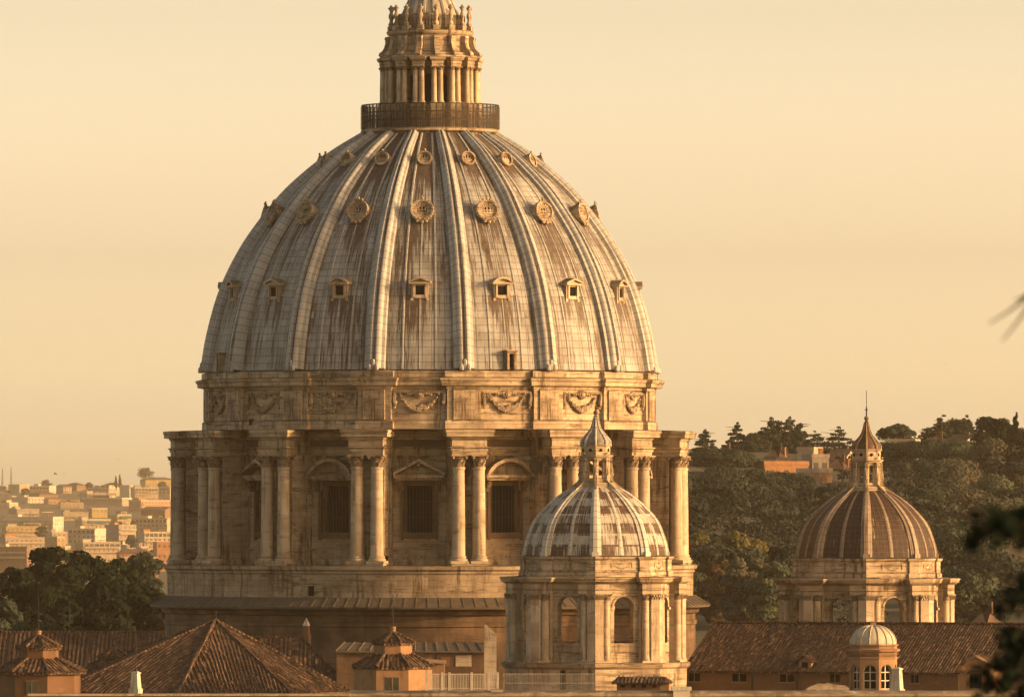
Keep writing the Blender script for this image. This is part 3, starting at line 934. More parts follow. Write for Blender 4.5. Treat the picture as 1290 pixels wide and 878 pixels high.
def dorm_mid():
    zc = zz(266); r, sl = at_z(DOME, zz(276)); d = MB(); y = -r-0.45
    piv = (-r, zz(276)); ca, sa = math.cos(RAD(15)), math.sin(RAD(15))
    def lean(mb):      # a little smaller than drawn and leaning back into the shell
        sh = [(p[0]*.9, piv[0]+(p[1]-piv[0])*.8, piv[1]+(p[2]-piv[1])*.9) for p in mb.v]
        mb.v = [(p[0], piv[0]+(p[1]-piv[0])*ca+(p[2]-piv[1])*sa, piv[1]-(p[1]-piv[0])*sa+(p[2]-piv[1])*ca) for p in sh]
    # shell hood: rounded frame with a deeper rim, volutes below, ornament on top
    n = 20
    def ov(rx, rz, a): return (rx*math.cos(a), zc+rz*math.sin(a))
    def ring_of(stations):      # (rx, rz, y) round the niche
        vs, fs = [], []
        for rx, rz, yy in stations:
            for i in range(n):
                p = ov(rx, rz, 2*math.pi*i/n); vs.append((p[0], yy, p[1]))
        for k in range(len(stations)-1):
            for i in range(n):
                fs.append((k*n+i, k*n+(i+1) % n, (k+1)*n+(i+1) % n, (k+1)*n+i))
        d.add(vs, fs)
    ring_of([(q(7.0), q(4.6), y+.24), (q(7.2), q(4.8), y+.02), (q(10.5), q(8.6), y-.02), (q(13), q(11.5), y-.16), (q(13.2), q(11.7), y-.30), (q(15.8), q(14), y-.34), (q(16.6), q(14.8), y-.10), (q(15.6), q(13.6), y+.6), (q(12.5), q(10.5), y+3.2)])
    for j in range(9):      # shell fluting over the light
        a = math.pi*(j+.5)/9
        p0, p1 = ov(q(7.8), q(5.6), a), ov(q(12.6), q(11), a)
        d.tube([(p0[0], y+.02, p0[1]), (p1[0], y-.12, p1[1])], .07, 5)
    for s in (-1, 1):
        for j in range(5):
            a = -math.pi/2 + s*(.25+.28*j)
            p = ov(q(15.5), q(14.5), a); d.ball((p[0], y-.2, p[1]), q(2.7-.2*j), 7, 5)
        d.ball((s*q(6), y-.25, zc-q(16.5)), q(2.6), 7, 5)
        d.ball((s*q(5), y-.2, zc+q(15)), q(1.9), 7, 5)
    d.ball((0, y-.3, zc-q(17.5)), q(2.9), 8, 6)
    d.ball((0, y-.3, zc+q(16)), q(2.4), 8, 6)
    d.ball((0, y-.3, zc+q(18.6)), q(1.3), 8, 6)
    lean(d); o = d.build("shell_dormer", M_dorm, great)
    g = MB(); pts = [ov(q(7.4), q(5.0), 2*math.pi*i/n) for i in range(n)]; g.prism(pts, y+.14, y+.20)
    lean(g); pn = g.build("pane", M_void, o)
    g = MB()
    for t in (-.5, 0, .5): g.bx(t*q(9)-.07, t*q(9)+.07, y+.05, y+.12, zc-q(4.4), zc+q(4.4))
    g.bx(-q(7.6), q(7.6), y+.04, y+.1, zc-.07, zc+.07)
    g.bx(-q(6.9), q(6.9), y-.02, y+.12, zc-q(4.8), zc-q(2.8))
    lean(g); mu = g.build("muntins", M_stone, o)
    return o, [pn, mu]
w_, k_ = dorm_mid(); ring(w_, BS, great, k_)
def dorm_top():
    zc = zz(201); r, sl = at_z(DOME, zz(208)); d = MB(); n = 20
    M_ = Matrix.Translation((0, -r-.1+.30, zc)) @ Matrix.Rotation(-RAD(20), 4, 'X')
    def seg_(r0, r1, y0, y1):
        for i in range(n):
            a0, a1 = 2*math.pi*i/n, 2*math.pi*(i+1)/n
            P4 = [(r0*math.cos(a0), r0*math.sin(a0)), (r0*math.cos(a1), r0*math.sin(a1)), (r1*math.cos(a1), r1*math.sin(a1)), (r1*math.cos(a0), r1*math.sin(a0))]
            vs = [tuple(M_ @ Vector((p[0], y0, p[1]))) for p in P4]+[tuple(M_ @ Vector((p[0], y1, p[1]))) for p in P4]
            d.add(vs, [(0,1,2,3), (7,6,5,4), (0,4,5,1), (1,5,6,2), (2,6,7,3), (3,7,4,0)])
    seg_(q(7.2), q(9.4), -.28, 1.4); seg_(q(5.4), q(7.3), -.08, 1.2)
    d.ball(tuple(M_ @ Vector((0, -.3, q(10.4)))), q(1.6), 7, 5)
    o = d.build("oculus_dormer", M_dorm, great)
    g = MB(); pts = [M_ @ Vector((q(5.8)*math.cos(2*math.pi*i/n), .12, q(5.8)*math.sin(2*math.pi*i/n))) for i in range(n)]
    g.add([tuple(p) for p in pts], [tuple(range(n))])
    pn = g.build("pane", M_void, o)
    g = MB()
    for t in (-.5, 0, .5): g.box((t*q(6.4), .04, 0), (.13, .1, q(10.5)), m=M_)
    g.box((0, .02, 0), (q(11), .1, .13), m=M_); g.box((0, .0, -q(3.6)), (q(9), .2, q(4)), m=M_)
    mu = g.build("muntins", M_stone, o)
    return o, [pn, mu]
w_, k_ = dorm_top(); ring(w_, BS, great, k_)
# the small roof doors low on the shell
m = MB(); r, _ = at_z(DOME, zz(462)); y = -r-.5
m.bx(-q(6), -q(3.2), y, y+2, zz(465), zz(445)); m.bx(q(3.2), q(6), y, y+2, zz(465), zz(445)); m.bx(-q(6), q(6), y-.01, y+2, zz(445), zz(442.5)); m.bx(-q(8), q(8), y-.3, y+2.4, zz(442.5), zz(440.5))
dr = m.build("roof_door", M_stone, great)
m = MB(); m.bx(-q(3.3), q(3.3), y+.5, y+.56, zz(465), zz(444.8)); k_ = [m.build("pane", M_void, dr)]
ring(dr, [BAYS[1]+RAD(.9), BAYS[-3]+RAD(2)], great, k_)

# lantern
m = MB()
m.lathe([(q(80), zz(172)), (q(80), zz(166.5)), (q(86), zz(165)), (q(87.5), zz(164)), (q(87.5), zz(161.5)), (q(86.5), zz(160.5)), (q(46), zz(160))], 64)
lslab = m; m = MB()
m.lathe([(q(46), zz(161)), (q(46), zz(81))], 64)
lan = m.build("lantern", M_core, great)
lslab.build("gallery_slab", M_stone, lan)
# entablature, upper drum and crown of the lantern
m = MB()
pl = break_plan(q(49), q(63.5), q(7.2), RIBS, 3)
m.sweep(pl, [(-q(4), zz(82.5)), (0, zz(82.5)), (0, zz(79.5)), (q(.6), zz(79)), (q(.3), zz(76)), (q(2.5), zz(74.5)), (q(3), zz(72)), (q(3.4), zz(71)), (q(1), zz(70.2)), (-q(20), zz(69.2))])
m.lathe([(q(62), zz(70.8)), (q(61), zz(68)), (q(57.5), zz(67)), (q(56.5), zz(64.5)), (q(51.5), zz(62.5)), (q(51), zz(60)), (q(51), zz(42.5)), (q(53.5), zz(41)), (q(55), zz(38.5)), (q(55), zz(36.5)), (q(53), zz(35.7)), (q(30), zz(35.2))], 64)
m.build("lantern_entablature", M_stone, lan)
for x in (-q(4.0), q(4.0)):
    c_, k_ = column(q(60), x, zz(130), zz(82.5), q(3.6), zz(87.5), M_stone_smooth, "lantern_column", lan, n=12, leaves=6)
    for kk in k_:      # three levels only: the capital joins its column
        with bpy.context.temp_override(active_object=c_, object=c_, selected_editable_objects=[c_, kk], selected_objects=[c_, kk]):
            bpy.ops.object.join()
    ring(c_, RS, lan)
m = MB(); m.bx(-q(8.2), q(8.2), -q(64), -q(46), zz(160), zz(134)); m.bx(-q(9), q(9), -q(65), -q(45), zz(134), zz(130)); m.bx(-q(9), q(9), -q(65), -q(45), zz(160.2), zz(156))
m.bx(-q(3), q(3), -q(56), -q(45), zz(130), zz(82))
ring(m.build("lantern_pier", M_stone, lan), RS, lan)
m = MB(); pts = [(-q(5.6), zz(129)), (q(5.6), zz(129))] + [(q(5.6)*math.cos(math.pi*i/8), zz(97)+q(5.6)*math.sin(math.pi*i/8)) for i in range(9)]
m.prism(pts, -q(46.6), -q(44)); ring(m.build("lantern_window", M_void, lan), BS, lan)
m = MB()
vp = [(46, 66), (64.5, 68.5), (65.5, 66.5), (64, 63.5), (61, 61.5), (58.5, 57.5), (57, 52), (56.8, 48.5), (58, 46), (57, 43.8), (54, 43), (46, 43)]
n = len(vp); vs = [(s*q(3.3), -q(r), zz(y)) for s in (-1, 1) for r, y in vp]
m.add(vs, [tuple(range(n)), tuple(range(2*n-1, n-1, -1))]+[(i, n+i, n+(i+1) % n, (i+1) % n) for i in range(n)])
ring(m.build("volute", M_stone, lan), RS, lan)
m = MB(); m.bx(-q(4), q(4), -q(53.8), -q(45.8), zz(36), zz(30))
m.lathe([(q(2.6), zz(30)), (q(3.6), zz(27.5)), (q(2.0), zz(25)), (q(1.7), zz(22)), (q(3.0), zz(19)), (q(3.0), zz(16)), (q(1.6), zz(13)), (q(1.5), zz(11)), (q(3.4), zz(8)), (q(3.8), zz(6.6)), (q(2.0), zz(6))], 10, c=(0, -q(50)), capped=True)
m.ball((0, -q(50), zz(5)), q(1.8), 6, 5)
ring(m.build("candelabrum", M_stone, lan), RS, lan)
m = MB()
for k in range(72):
    x, y = polar(2*math.pi*k/72, q(43)); m.box((x, y, zz(24)), (.16, .16, q(16)))
m.lathe([(q(42), zz(16.5)), (q(44), zz(16.5)), (q(44), zz(14.8)), (q(42), zz(14.8)), (q(42), zz(16.5))], 48)
m.lathe([(q(42), zz(36)), (q(44), zz(36)), (q(44), zz(32)), (q(42), zz(32)), (q(42), zz(36))], 48)
m.build("crown_balustrade", M_stone_dirty, lan)
m = MB()
sp = spline([(q(34), zz(36)), (q(33.5), zz(18)), (q(33), zz(12)), (q(27), zz(-2)), (q(19), zz(-25)), (q(12), zz(-50)), (q(7), zz(-75))], 4)
m.lathe(sp, 48)
for a in RIBS:
    m.tube([(*polar(a, r), z) for r, z in sp], .28, 5, .12)
    rr, zt = sp[8]
    m.ball((*polar(a, q(34.5)), zz(14)), q(2.2), 6, 5)
m.build("spire", M_sheet, lan)
m = MB(); m.ball((0, 0, zz(-88)), q(13.5), 20, 12); m.build("ball", M_bronze, lan)
m = MB(); m.bx(-.18, .18, -.18, .18, zz(-100), zz(-150)); m.bx(-q(14), q(14), -.17, .17, zz(-136), zz(-132.5)); m.build("cross", M_bronze, lan)
# gallery with its safety netting
m = MB(); RG = q(86)
for k in range(64):
    x, y = polar(2*math.pi*k/64, RG); m.box((x, y, zz(145)), (.13, .13, q(30.5)), rz=2*math.pi*k/64)
for y in (131, 141, 151):
    m.lathe([(RG-.07, zz(y)), (RG+.07, zz(y)), (RG+.07, zz(y)+.14), (RG-.07, zz(y)+.14), (RG-.07, zz(y))], 96)
for k in range(220):
    x, y = polar(2*math.pi*(k+.5)/220, RG); m.box((x, y, zz(151.5)), (.07, .07, q(16)))
m.build("gallery_railing", M_iron, lan)
mt = bpy.data.materials.new("safety_netting"); mt.use_nodes = True; nt = mt.node_tree; g = G(nt)
bs = nt.nodes['Principled BSDF']; bs.inputs['Base Color'].default_value = (.05, .035, .022, 1); bs.inputs['Roughness'].default_value = .9
tp = g.n('ShaderNodeBsdfTransparent'); ms = g.n('ShaderNodeMixShader'); ms.inputs[0].default_value = .45
nt.links.new(tp.outputs[0], ms.inputs[1]); nt.links.new(bs.outputs[0], ms.inputs[2]); nt.links.new(ms.outputs[0], nt.nodes['Material Output'].inputs[0])
m = MB(); m.lathe([(RG+.16, zz(160)), (RG+.16, zz(131.5))], 96); m.build("gallery_netting", mt, lan)
# ------------------------------------------------------------------ the two octagonal cupolas
M_cup_a = cupola_lead("checkered_lead", 0.43, (0.35, 0.33, 0.285), (0.042, 0.024, 0.015), 0.50, 0.34)
M_cup_b = cupola_lead("oxidised_lead", 0.49, (0.27, 0.205, 0.14), (0.022, 0.012, 0.0075), 0.22, 0.06, 0.42)
M_crib_a = lead_rib("cupola_rib_pale", (0.43, 0.405, 0.35), amount=0.02, groove=False)
M_crib_b = lead_rib("cupola_rib_patchy", (0.27, 0.21, 0.15), (0.045, 0.024, 0.014), amount=0.10, groove=False)
M_bell = plain("brown_bell_lead", (0.085, 0.05, 0.028), 0.55, 0.5, 1.5)
M_bell_grey = plain("grey_bell_lead", (0.22, 0.195, 0.16), 0.6, 0.6, 1.2)
M_bell_rib = plain("ochre_bell_rib", (0.22, 0.145, 0.08), 0.6, 0.4, 1.5)
OCT = [RAD(45*k) for k in range(8)]
FAC = [RAD(22.5+45*k) for k in range(8)]

def cupola(x_px, Y, turn, m_lead, m_rib, label, rod):
    s = K*950.0
    def e(n): return n*s
    def h(y): return pz(y, 950.0)
    c = empty("octagonal_cupola", (px(x_px, Y), Y, (pz(700, Y) if Y != 950 else h(700))-h(700)), RAD(turn), label, "cupola", "pair of octagonal cupolas")
    if Y != 950:
        c.location.z = pz(702.5, Y)-h(700)
    OS = sorted([a for a in OCT if math.cos(a) > -0.2], key=lambda a: abs(math.atan2(math.sin(a), math.cos(a))))
    FS = sorted([a for a in FAC if math.cos(a) > -0.3], key=lambda a: abs(math.atan2(math.sin(a), math.cos(a))))
    c8 = math.cos(RAD(22.5)); t8 = math.tan(RAD(22.5))
    def octa(rc): return [polar(a, rc) for a in OCT]
    def oplan(ro, ri, arm):
        Ao, Ai = ro*c8, ri*c8; L = Ao*t8
        pl = []
        for a in OCT:
            pl.append(polar(a, ro))
            b = a+RAD(22.5)
            pl += [polar(b, Ao, -L+arm), polar(b, Ai, -L+arm), polar(b, Ai, L-arm), polar(b, Ao, L-arm)]
        return pl
    zlow = -c.location.z
    # base
    m = MB()
    m.sweep(octa(e(114.5)), [(0, zlow), (0, h(841)), (e(1), h(840.6)), (e(3), h(839)), (e(4), h(837)), (e(4.5), h(834)), (e(3), h(833)), (-e(45), h(832.5))])
    m.build("base_wall", M_stone, c)
    m = MB(); 
    for t in (-e(14), e(20)):
        pass
    m.bx(-e(3.4), e(3.4), -e(114.5)*c8-.05, -e(105), h(866), h(842))
    o = m.build("base_door", M_void, c, rz=RAD(-22.5))
    # arched wall
    m = MB(); AW = e(92)
    for b in FAC:
        m.panel(AW*t8, h(834), h(740), e(13.3), h(808.5), h(764), -AW, e(11), True, 14, m=Matrix.Rotation(b, 4, 'Z'))
        for sx in (-1, 1):
            m.box((sx*e(16.5), -AW-e(.8), h(765.5)), (e(6.5), e(3.2), e(3.2)), m=Matrix.Rotation(b, 4, 'Z'))
        n = 12
        for i in range(n):
            a0, a1 = math.pi*i/n, math.pi*(i+1)/n
            pp = []
            for (rr, aa) in ((e(13.6), a0), (e(13.6), a1), (e(16), a1), (e(16), a0)):
                pp.append((rr*math.cos(aa), h(764)+rr*math.sin(aa)))
            R_ = Matrix.Rotation(b, 4, 'Z')
            vs = [tuple(R_ @ Vector((p[0], -AW-e(1.2), p[1]))) for p in pp]+[tuple(R_ @ Vector((p[0], -AW+.1, p[1]))) for p in pp]
            m.add(vs, [(3,2,1,0), (0,1,5,4), (2,3,7,6)])
    m.build("arcade_wall", M_stone, c)
    # corner piers, each folded round the corner, with a column at either hand
    m = MB(); w = e(10.3); dy = w*t8
    def fold(ro, w): d = w*t8; return [(-w, -ro+d), (0, -ro), (w, -ro+d), (w, -ro+d+e(18)), (-w, -ro+d+e(18))]
    m.vprism(fold(e(113.6), w), h(833), h(754.5))
    m.vprism(fold(e(115), w+e(1.3)), h(833.5), h(830)); m.vprism(fold(e(114.4), w+e(.8)), h(830), h(828.2))
    m.vprism(fold(e(114.2), w+e(.6)), h(755.5), h(754))
    m.vprism([(-e(19), -e(99)), (e(19), -e(99)), (e(14), -e(84)), (-e(14), -e(84))], h(833), h(740))
    pr = m.build("corner_pier", M_stone_smooth, c)
    m = MB(); m.vprism(fold(e(114.2), w+e(.2)), h(754), h(747.5)); m.vprism(fold(e(115.8), w+e(1.8)), h(748.6), h(746.8))
    for i in range(-3, 4):
        x = i*w*.31; yy = -e(114.6)+abs(x)*t8
        for z0, z1, ro in ((753.6, 750.4, 1.2), (751.2, 748, 1.9)):
            xx = x+(w*.15 if z0 < 752 else 0)
            m.prism([(xx-e(1.3), h(z0)), (xx+e(1.3), h(z0)), (xx+e(.9), h(z1)), (xx-e(.9), h(z1))], -e(114+ro)+abs(xx)*t8, -e(112)+abs(xx)*t8)
    cap = m.build("capital", M_cap, pr)
    ring(pr, OS, c, [cap])
    Lf = e(113.6)*c8*t8
    for sx in (-1, 1):
        rc = e(113.6)*c8-e(5.2)
        col, k_ = column(rc, sx*(Lf-e(16.8)), h(833), h(747), e(4.9), h(754.8), M_stone_smooth, "column", c, n=14, leaves=7)
        ring(col, FS, c, k_)
    # entablature, attic
    m = MB()
    m.sweep(oplan(e(113.4), e(99.5), e(23)), [(-e(14), h(747)), (0, h(747)), (0, h(742.8)), (e(1), h(742.2)), (e(.2), h(741.5)), (e(.2), h(734.8)), (e(2.2), h(733.8)), (e(5.8), h(731.6)), (e(6.3), h(729)), (e(7.2), h(728)), (e(7.2), h(726.6)), (e(5), h(726)), (-e(30), h(724.5))])
    m.build("entablature", M_stone, c)
    m = MB()
    m.sweep(oplan(e(95.5), e(92.5), e(13)), [(e(2), h(727)), (e(1.8), h(720)), (e(.3), h(719)), (0, h(718)), (0, h(705.2)), (e(1.6), h(704)), (e(2.8), h(702.5)), (e(3), h(701)), (e(1), h(700.2)), (-e(15), h(699.5))])
    for b in FAC:
        R_ = Matrix.Rotation(b, 4, 'Z')
        for z0, z1 in ((719, 717.6), (706.4, 705)):
            m.box((0, -e(92.5)*c8, (h(z0)+h(z1))/2), (e(46), e(1.6), h(z1)-h(z0)), m=R_)
    m.build("attic", M_stone, c)
    ring(festoon(e(92.7)*c8, e(15), h(708.5), e(7.5), e(1.15), "festoon", c, M_stone_dirty), FS, c)
    # dome
    prof = spline([(e(90), h(699.5)), (e(88.8), h(690)), (e(85), h(676)), (e(76.5), h(656)), (e(60), h(637)), (e(41), h(621.5)), (e(24), h(612.5))], 5)
    Lp = [0.0]
    for i in range(1, len(prof)): Lp.append(Lp[-1]+math.hypot(prof[i][0]-prof[i-1][0], prof[i][1]-prof[i-1][1]))
    m = MB(); NT = 6
    for b_i, b in enumerate(FAC):
        vs, fs, us = [], [], []
        for r, z in prof:
            for k in range(NT+1):
                t = k/NT*2-1; A = r*c8
                bulge = A*0.018*(1-t*t)
                x, y = polar(b, A+bulge, t*A*t8); vs.append((x, y, z))
        for i in range(len(prof)-1):
            for k in range(NT):
                q0 = i*(NT+1)+k; fs.append((q0, q0+1, q0+NT+2, q0+NT+1))
                us.append([((prof[ii][0]/prof[0][0])**.35*(kk/NT-.5)*6.0+b_i*12.0, Lp[ii]) for ii, kk in ((i, k), (i, k+1), (i+1, k+1), (i+1, k))])
        m.add(vs, fs, us)
    m.build("dome_shell", m_lead, c)
    sec = [(-1, 0), (-1, .5), (-.45, .62), (-.38, 1), (.38, 1), (.45, .62), (1, .5), (1, 0)]
    def strip(m, w, hgt, inner):
        vs, fs, us = [], [], []; S = len(sec)
        for i, (r, z) in enumerate(prof):
            p0, p1 = prof[max(i-1, 0)], prof[min(i+1, len(prof)-1)]
            d = (p1[0]-p0[0], p1[1]-p0[1]); L = math.hypot(*d); nr, nz = d[1]/L, -d[0]/L
            k = max(.30, (r/prof[0][0])**.75); rr0 = r*(c8*1.018 if inner else 1.0)
            for t, hh in sec:
                rr = rr0+nr*hh*hgt*k-(abs(t)*w*k*t8*.9 if not inner else 0)
                vs.append((t*w*k, -rr, z+nz*hh*hgt*k))
        for i in range(len(prof)-1):
            for j in range(S-1):
                fs.append((i*S+j, i*S+j+1, (i+1)*S+j+1, (i+1)*S+j))
                us.append([(sec[j][0], Lp[i]), (sec[j+1][0], Lp[i]), (sec[j+1][0], Lp[i+1]), (sec[j][0], Lp[i+1])])
        m.add(vs, fs, us)
    m = MB(); strip(m, e(7.5), e(3.6), False); m.box((0, -e(90), h(697.5)), (e(9), e(7), e(6)))
    ring(m.build("rib", m_rib, c), OS, c)
    m = MB(); strip(m, e(2.6), e(0.9), True)
    ring(m.build("facet_roll", m_rib, c), FS, c)
    # lantern
    m = MB()
    m.sweep(octa(e(24)), [(e(2), h(617)), (e(2), h(612)), (e(1), h(611)), (-e(.5), h(608)), (-e(10), h(606.5))])
    AL = e(18.3)*c8
    for b in FAC:
        m.panel(AL*t8+.01, h(609), h(573), e(3.1), h(603), h(583.5), -AL, .32, True, 8, m=Matrix.Rotation(b, 4, 'Z'))
    for a in OCT:
        R_ = Matrix.Rotation(a, 4, 'Z')
        m.box((0, -e(19), (h(609)+h(577))/2), (e(3.6), e(4.2), h(577)-h(609)), m=R_)
    m.sweep(octa(e(19.4)), [(-e(3), h(577.5)), (e(.6), h(577)), (e(1.2), h(575.6)), (e(2.6), h(574.6)), (e(2.6), h(573.4)), (-e(.6), h(572.8)), (-e(1), h(572)), (-e(1), h(562)), (e(.2), h(561)), (e(.6), h(559.6)), (-e(6), h(559))])
    for a in OCT: m.ball((*polar(a, e(20.3)), h(571)), e(1.3), 6, 5)
    ln = m.build("lantern", M_stone, c)
    m = MB()
    m.lathe([(e(1.9), h(0)), (e(1.9), h(0)+.01)], 4) if False else None
    for i in range(12):
        a0, a1 = 2*math.pi*i/12, 2*math.pi*(i+1)/12
        m.prism([(0, h(567)), (e(2)*math.cos(a0), h(567)+e(2)*math.sin(a0)), (e(2)*math.cos(a1), h(567)+e(2)*math.sin(a1))], -e(18.4)*c8-.06, -e(18)*c8+.2)
    ring(m.build("round_light", M_void, ln), FS, ln)
    m = MB()
    vp = [(18, 608), (18, 599), (20.5, 597.5), (22, 598.5), (22.2, 601), (21.5, 603), (23.5, 606.5), (28, 610.5), (33, 614), (36, 615.5), (35, 620), (24, 616)]
    n = len(vp); vs = [(sx*e(1.9), -e(r), h(y)) for sx in (-.75, .75) for r, y in vp]
    m.add(vs, [tuple(range(n)), tuple(range(2*n-1, n-1, -1))]+[(i, n+i, n+(i+1) % n, (i+1) % n) for i in range(n)])
    m.lathe([(e(1.5), h(599)), (e(1.7), h(597)), (e(.8), h(595)), (e(1.2), h(593)), (e(.5), h(589)), (e(.1), h(585))], 8, c=(0, -e(21)))
    ring(m.build("volute", M_stone, ln), OS, ln)
    m = MB(); sp = spline([(e(17.8), h(559.5)), (e(17.4), h(555)), (e(13.0), h(549)), (e(7.4), h(542)), (e(4.4), h(535)), (e(3.0), h(528)), (e(2.4), h(525))], 4)
    m.lathe(sp, 16, rref=e(17))
    m.lathe([(e(2.4), h(525)), (e(3.2), h(524)), (e(1.6), h(523)), (e(1.2), h(521))], 10)
    m.build("bell_roof", M_bell if rod else M_bell_grey, ln)
    m = MB(); m.tube([(0, -r-.03, z) for r, z in sp], e(1.7), 6, e(.45)); m.ball((0, -e(18.3), h(559)), e(1.6), 7, 5); m.ball((0, -e(19.0), h(561.5)), e(1.3), 7, 5)
    ring(m.build("roof_rib", M_crib_a if not rod else M_bell_rib, ln), OS, ln)
    m = MB(); m.ball((0, 0, h(519.8)), e(3.1), 12, 8); m.build("ball", M_bronze, ln)
    m = MB()
    if rod:
        m.bx(-.07, .07, -.07, .07, h(517), h(505)); m.bx(-e(2.2), e(2.2), -.06, .06, h(509.2), h(508.2)); m.tube([(0, 0, h(505)), (0, 0, h(484))], .035, 5)
    else:
        m.bx(-.07, .07, -.07, .07, h(517), h(511)); m.bx(-e(1.6), e(1.6), -.06, .06, h(514.4), h(513.6))
    m.build("cross", M_iron, ln)
    return c
cupola(750.5, 950.0, -0.8, M_cup_a, M_crib_a, "octagonal cupola with checkered brown and white lead dome standing before the great drum", False)
cupola(1091.5, 975.0, -2.3, M_cup_b, M_crib_b, "octagonal cupola with dark brown oxidised dome rising behind the long tiled roof", True)

# ------------------------------------------------------------------ roofs and houses round the basilica
M_tile_fine = tiles("fine_clay_tiles", (0.066, 0.036, 0.021), (0.038, 0.021, 0.013), (0.20, 0.128, 0.075), 0.34)
M_tile = tiles("clay_tiles", (0.066, 0.036, 0.021), (0.034, 0.019, 0.012), (0.19, 0.12, 0.07))
M_tile_old = tiles("old_clay_tiles", (0.045, 0.025, 0.015), (0.025, 0.015, 0.010), (0.09, 0.056, 0.034))
M_ochre = plaster("ochre_plaster", (0.25, 0.147, 0.079))
M_ochre_d = plaster("shaded_ochre_plaster", (0.135, 0.074, 0.040))  # ochre darkened, the shade on these facades is in the colour
M_white = plaster("whitewash", (0.52, 0.46, 0.36))
M_paint = plain("white_paint", (0.42, 0.37, 0.29), 0.5, 0.2)
M_green = plain("green_shutter", (0.035, 0.045, 0.030), 0.6, 0.3)
M_coping = stone("coping_stone", (0.37, 0.31, 0.23), (0.27, 0.22, 0.16), block=(2.4, 0.7), dirt=0.7)

def roof_slope(m, A, B, Ct, Dt, pitch=0.45, r=0.10):
    """tiled slope: eave A-B, top C-D (above B and A); cover tiles run up the slope"""
    A, B, Ct, Dt = map(Vector, (A, B, Ct, Dt))
    eu = (B-A).normalized(); n = eu.cross(((Ct+Dt)/2-A)).normalized()
    up = n.cross(eu).normalized()
    pts = [A, B, Ct, Dt] if (Ct-Dt).length > 1e-3 else [A, B, Ct]
    us = [((p-A).dot(eu), (p-A).dot(up)) for p in pts]
    m.add([tuple(p) for p in pts], [tuple(range(len(pts)))], [us])
    L = (B-A).length; hT = (Ct-A).dot(up)
    uC, uD = (Ct-A).dot(eu), (Dt-A).dot(eu)
    k = int(L/pitch)
    for i in range(k+1):
        u = (i+.5)*L/(k+1)
        if uD > 0 and u < uD: t1 = hT*u/uD
        elif u > uC: t1 = hT*(L-u)/max(1e-6, L-uC)
        else: t1 = hT
        t0 = 0.0
        if uD < 0 and u < 0: continue
        if t1 < 0.25: continue
        t = -.06
        while t < t1-.15:        # short runs of cover tiles, some slipped or missing
            te = min(t1, t+rt_.uniform(.45, 1.3))
            if rt_.random() > .07:
                du_, dn_ = rt_.gauss(0, .022), rt_.gauss(0, .014)
                vs, fs, uv = [], [], []
                prof = [(-r, 0.0), (-r*.6, r*.62), (r*.6, r*.62), (r, 0.0)]
                for vv in (t, te):
                    for du, dn in prof: vs.append(tuple(A+eu*(u+du+du_)+up*vv+n*(dn+.005+dn_)))
                for j in range(3):
                    fs.append((j, j+1, 4+j+1, 4+j)); uv.append([(u+prof[j][0], t), (u+prof[j+1][0], t), (u+prof[j+1][0], te), (u+prof[j][0], te)])
                m.add(vs, fs, uv)
            t = te
rt_ = random.Random(21)
def ridge(m, a, b, r=0.17): m.tube([a, b], r, 6)

def poly_roof(m, cx, cy, R, z0, z1, corners, top_r=0.0, over=0.0, pitch=0.45, edge=0.25):
    n = len(corners)
    for i in range(n):
        a, b = corners[i], corners[(i+1) % n]
        A = (cx+R*math.sin(a), cy-R*math.cos(a), z0); B = (cx+R*math.sin(b), cy-R*math.cos(b), z0)
        Dt = (cx+top_r*math.sin(a), cy-top_r*math.cos(a), z1); Ct = (cx+top_r*math.sin(b), cy-top_r*math.cos(b), z1)
        roof_slope(m, A, B, Ct, Dt, pitch)
        ridge(m, Vector(A)+Vector((0, 0, .05)), Vector(Dt)+Vector((0, 0, .05)))
    m.vprism([(cx+(R-.02)*math.sin(a), cy-(R-.02)*math.cos(a)) for a in corners], z0-edge, z0-.02)
def ngon(n, off=0.0): return [RAD(off+360.0/n*k) for k in range(n)]
def nplan(cx, cy, R, corners): return [(cx+R*math.sin(a), cy-R*math.cos(a)) for a in corners]

# long nave roof on the right, seen slantwise
YN = 949.0; NB = RAD(-22.5)
nv = empty("nave_building", (px(1085, YN), YN, 0), NB, "long ochre building under a dark clay tiled roof running behind the small domed turret", "building")
def nz(y): return pz(y, 944.0)
run = 9.5; xl, xr = -18.6, 24.0
m = MB()
roof_slope(m, (xl, -run/2, nz(846)), (xr, -run/2, nz(846)), (xr, run/2, nz(787)), (xl, run/2, nz(787)), 0.34, .085)
roof_slope(m, (xr, run*1.5, nz(846)), (xl, run*1.5, nz(846)), (xl, run/2, nz(787)), (xr, run/2, nz(787)), 0.34, .085)
ridge(m, (xl, run/2, nz(787)+.05), (xr, run/2, nz(787)+.05), .2)
m.bx(xl+.05, xr-.05, -run/2+.02, -run/2+.3, nz(848.5), nz(846.1))
m.build("roof", M_tile_fine, nv)
m = MB(); m.prism([(0, 0)]*3, 0, 0) if False else None
yw = -run/2+.6
m.bx(xl+.4, xr-.4, yw, run*1.5-.6, 0, nz(848))
for x in (xl+.4, xr-.4):
    m.add([(x, yw, nz(848)), (x, run*1.5-.6, nz(848)), (x, run/2, nz(788.5))], [(0, 1, 2)])
m.build("wall", M_ochre_d, nv)
def nave_x(p):   # picture column to local x on the wall
    ca, sa = math.cos(NB), math.sin(NB)
    # solve on the wall line
    x = 0.0
    for _ in range(20):
        wx = nv.location.x + x*ca - yw*sa; wy = nv.location.y + x*sa + yw*ca
        x += ((px(p, wy)) - wx)/ca
    return x
first = None
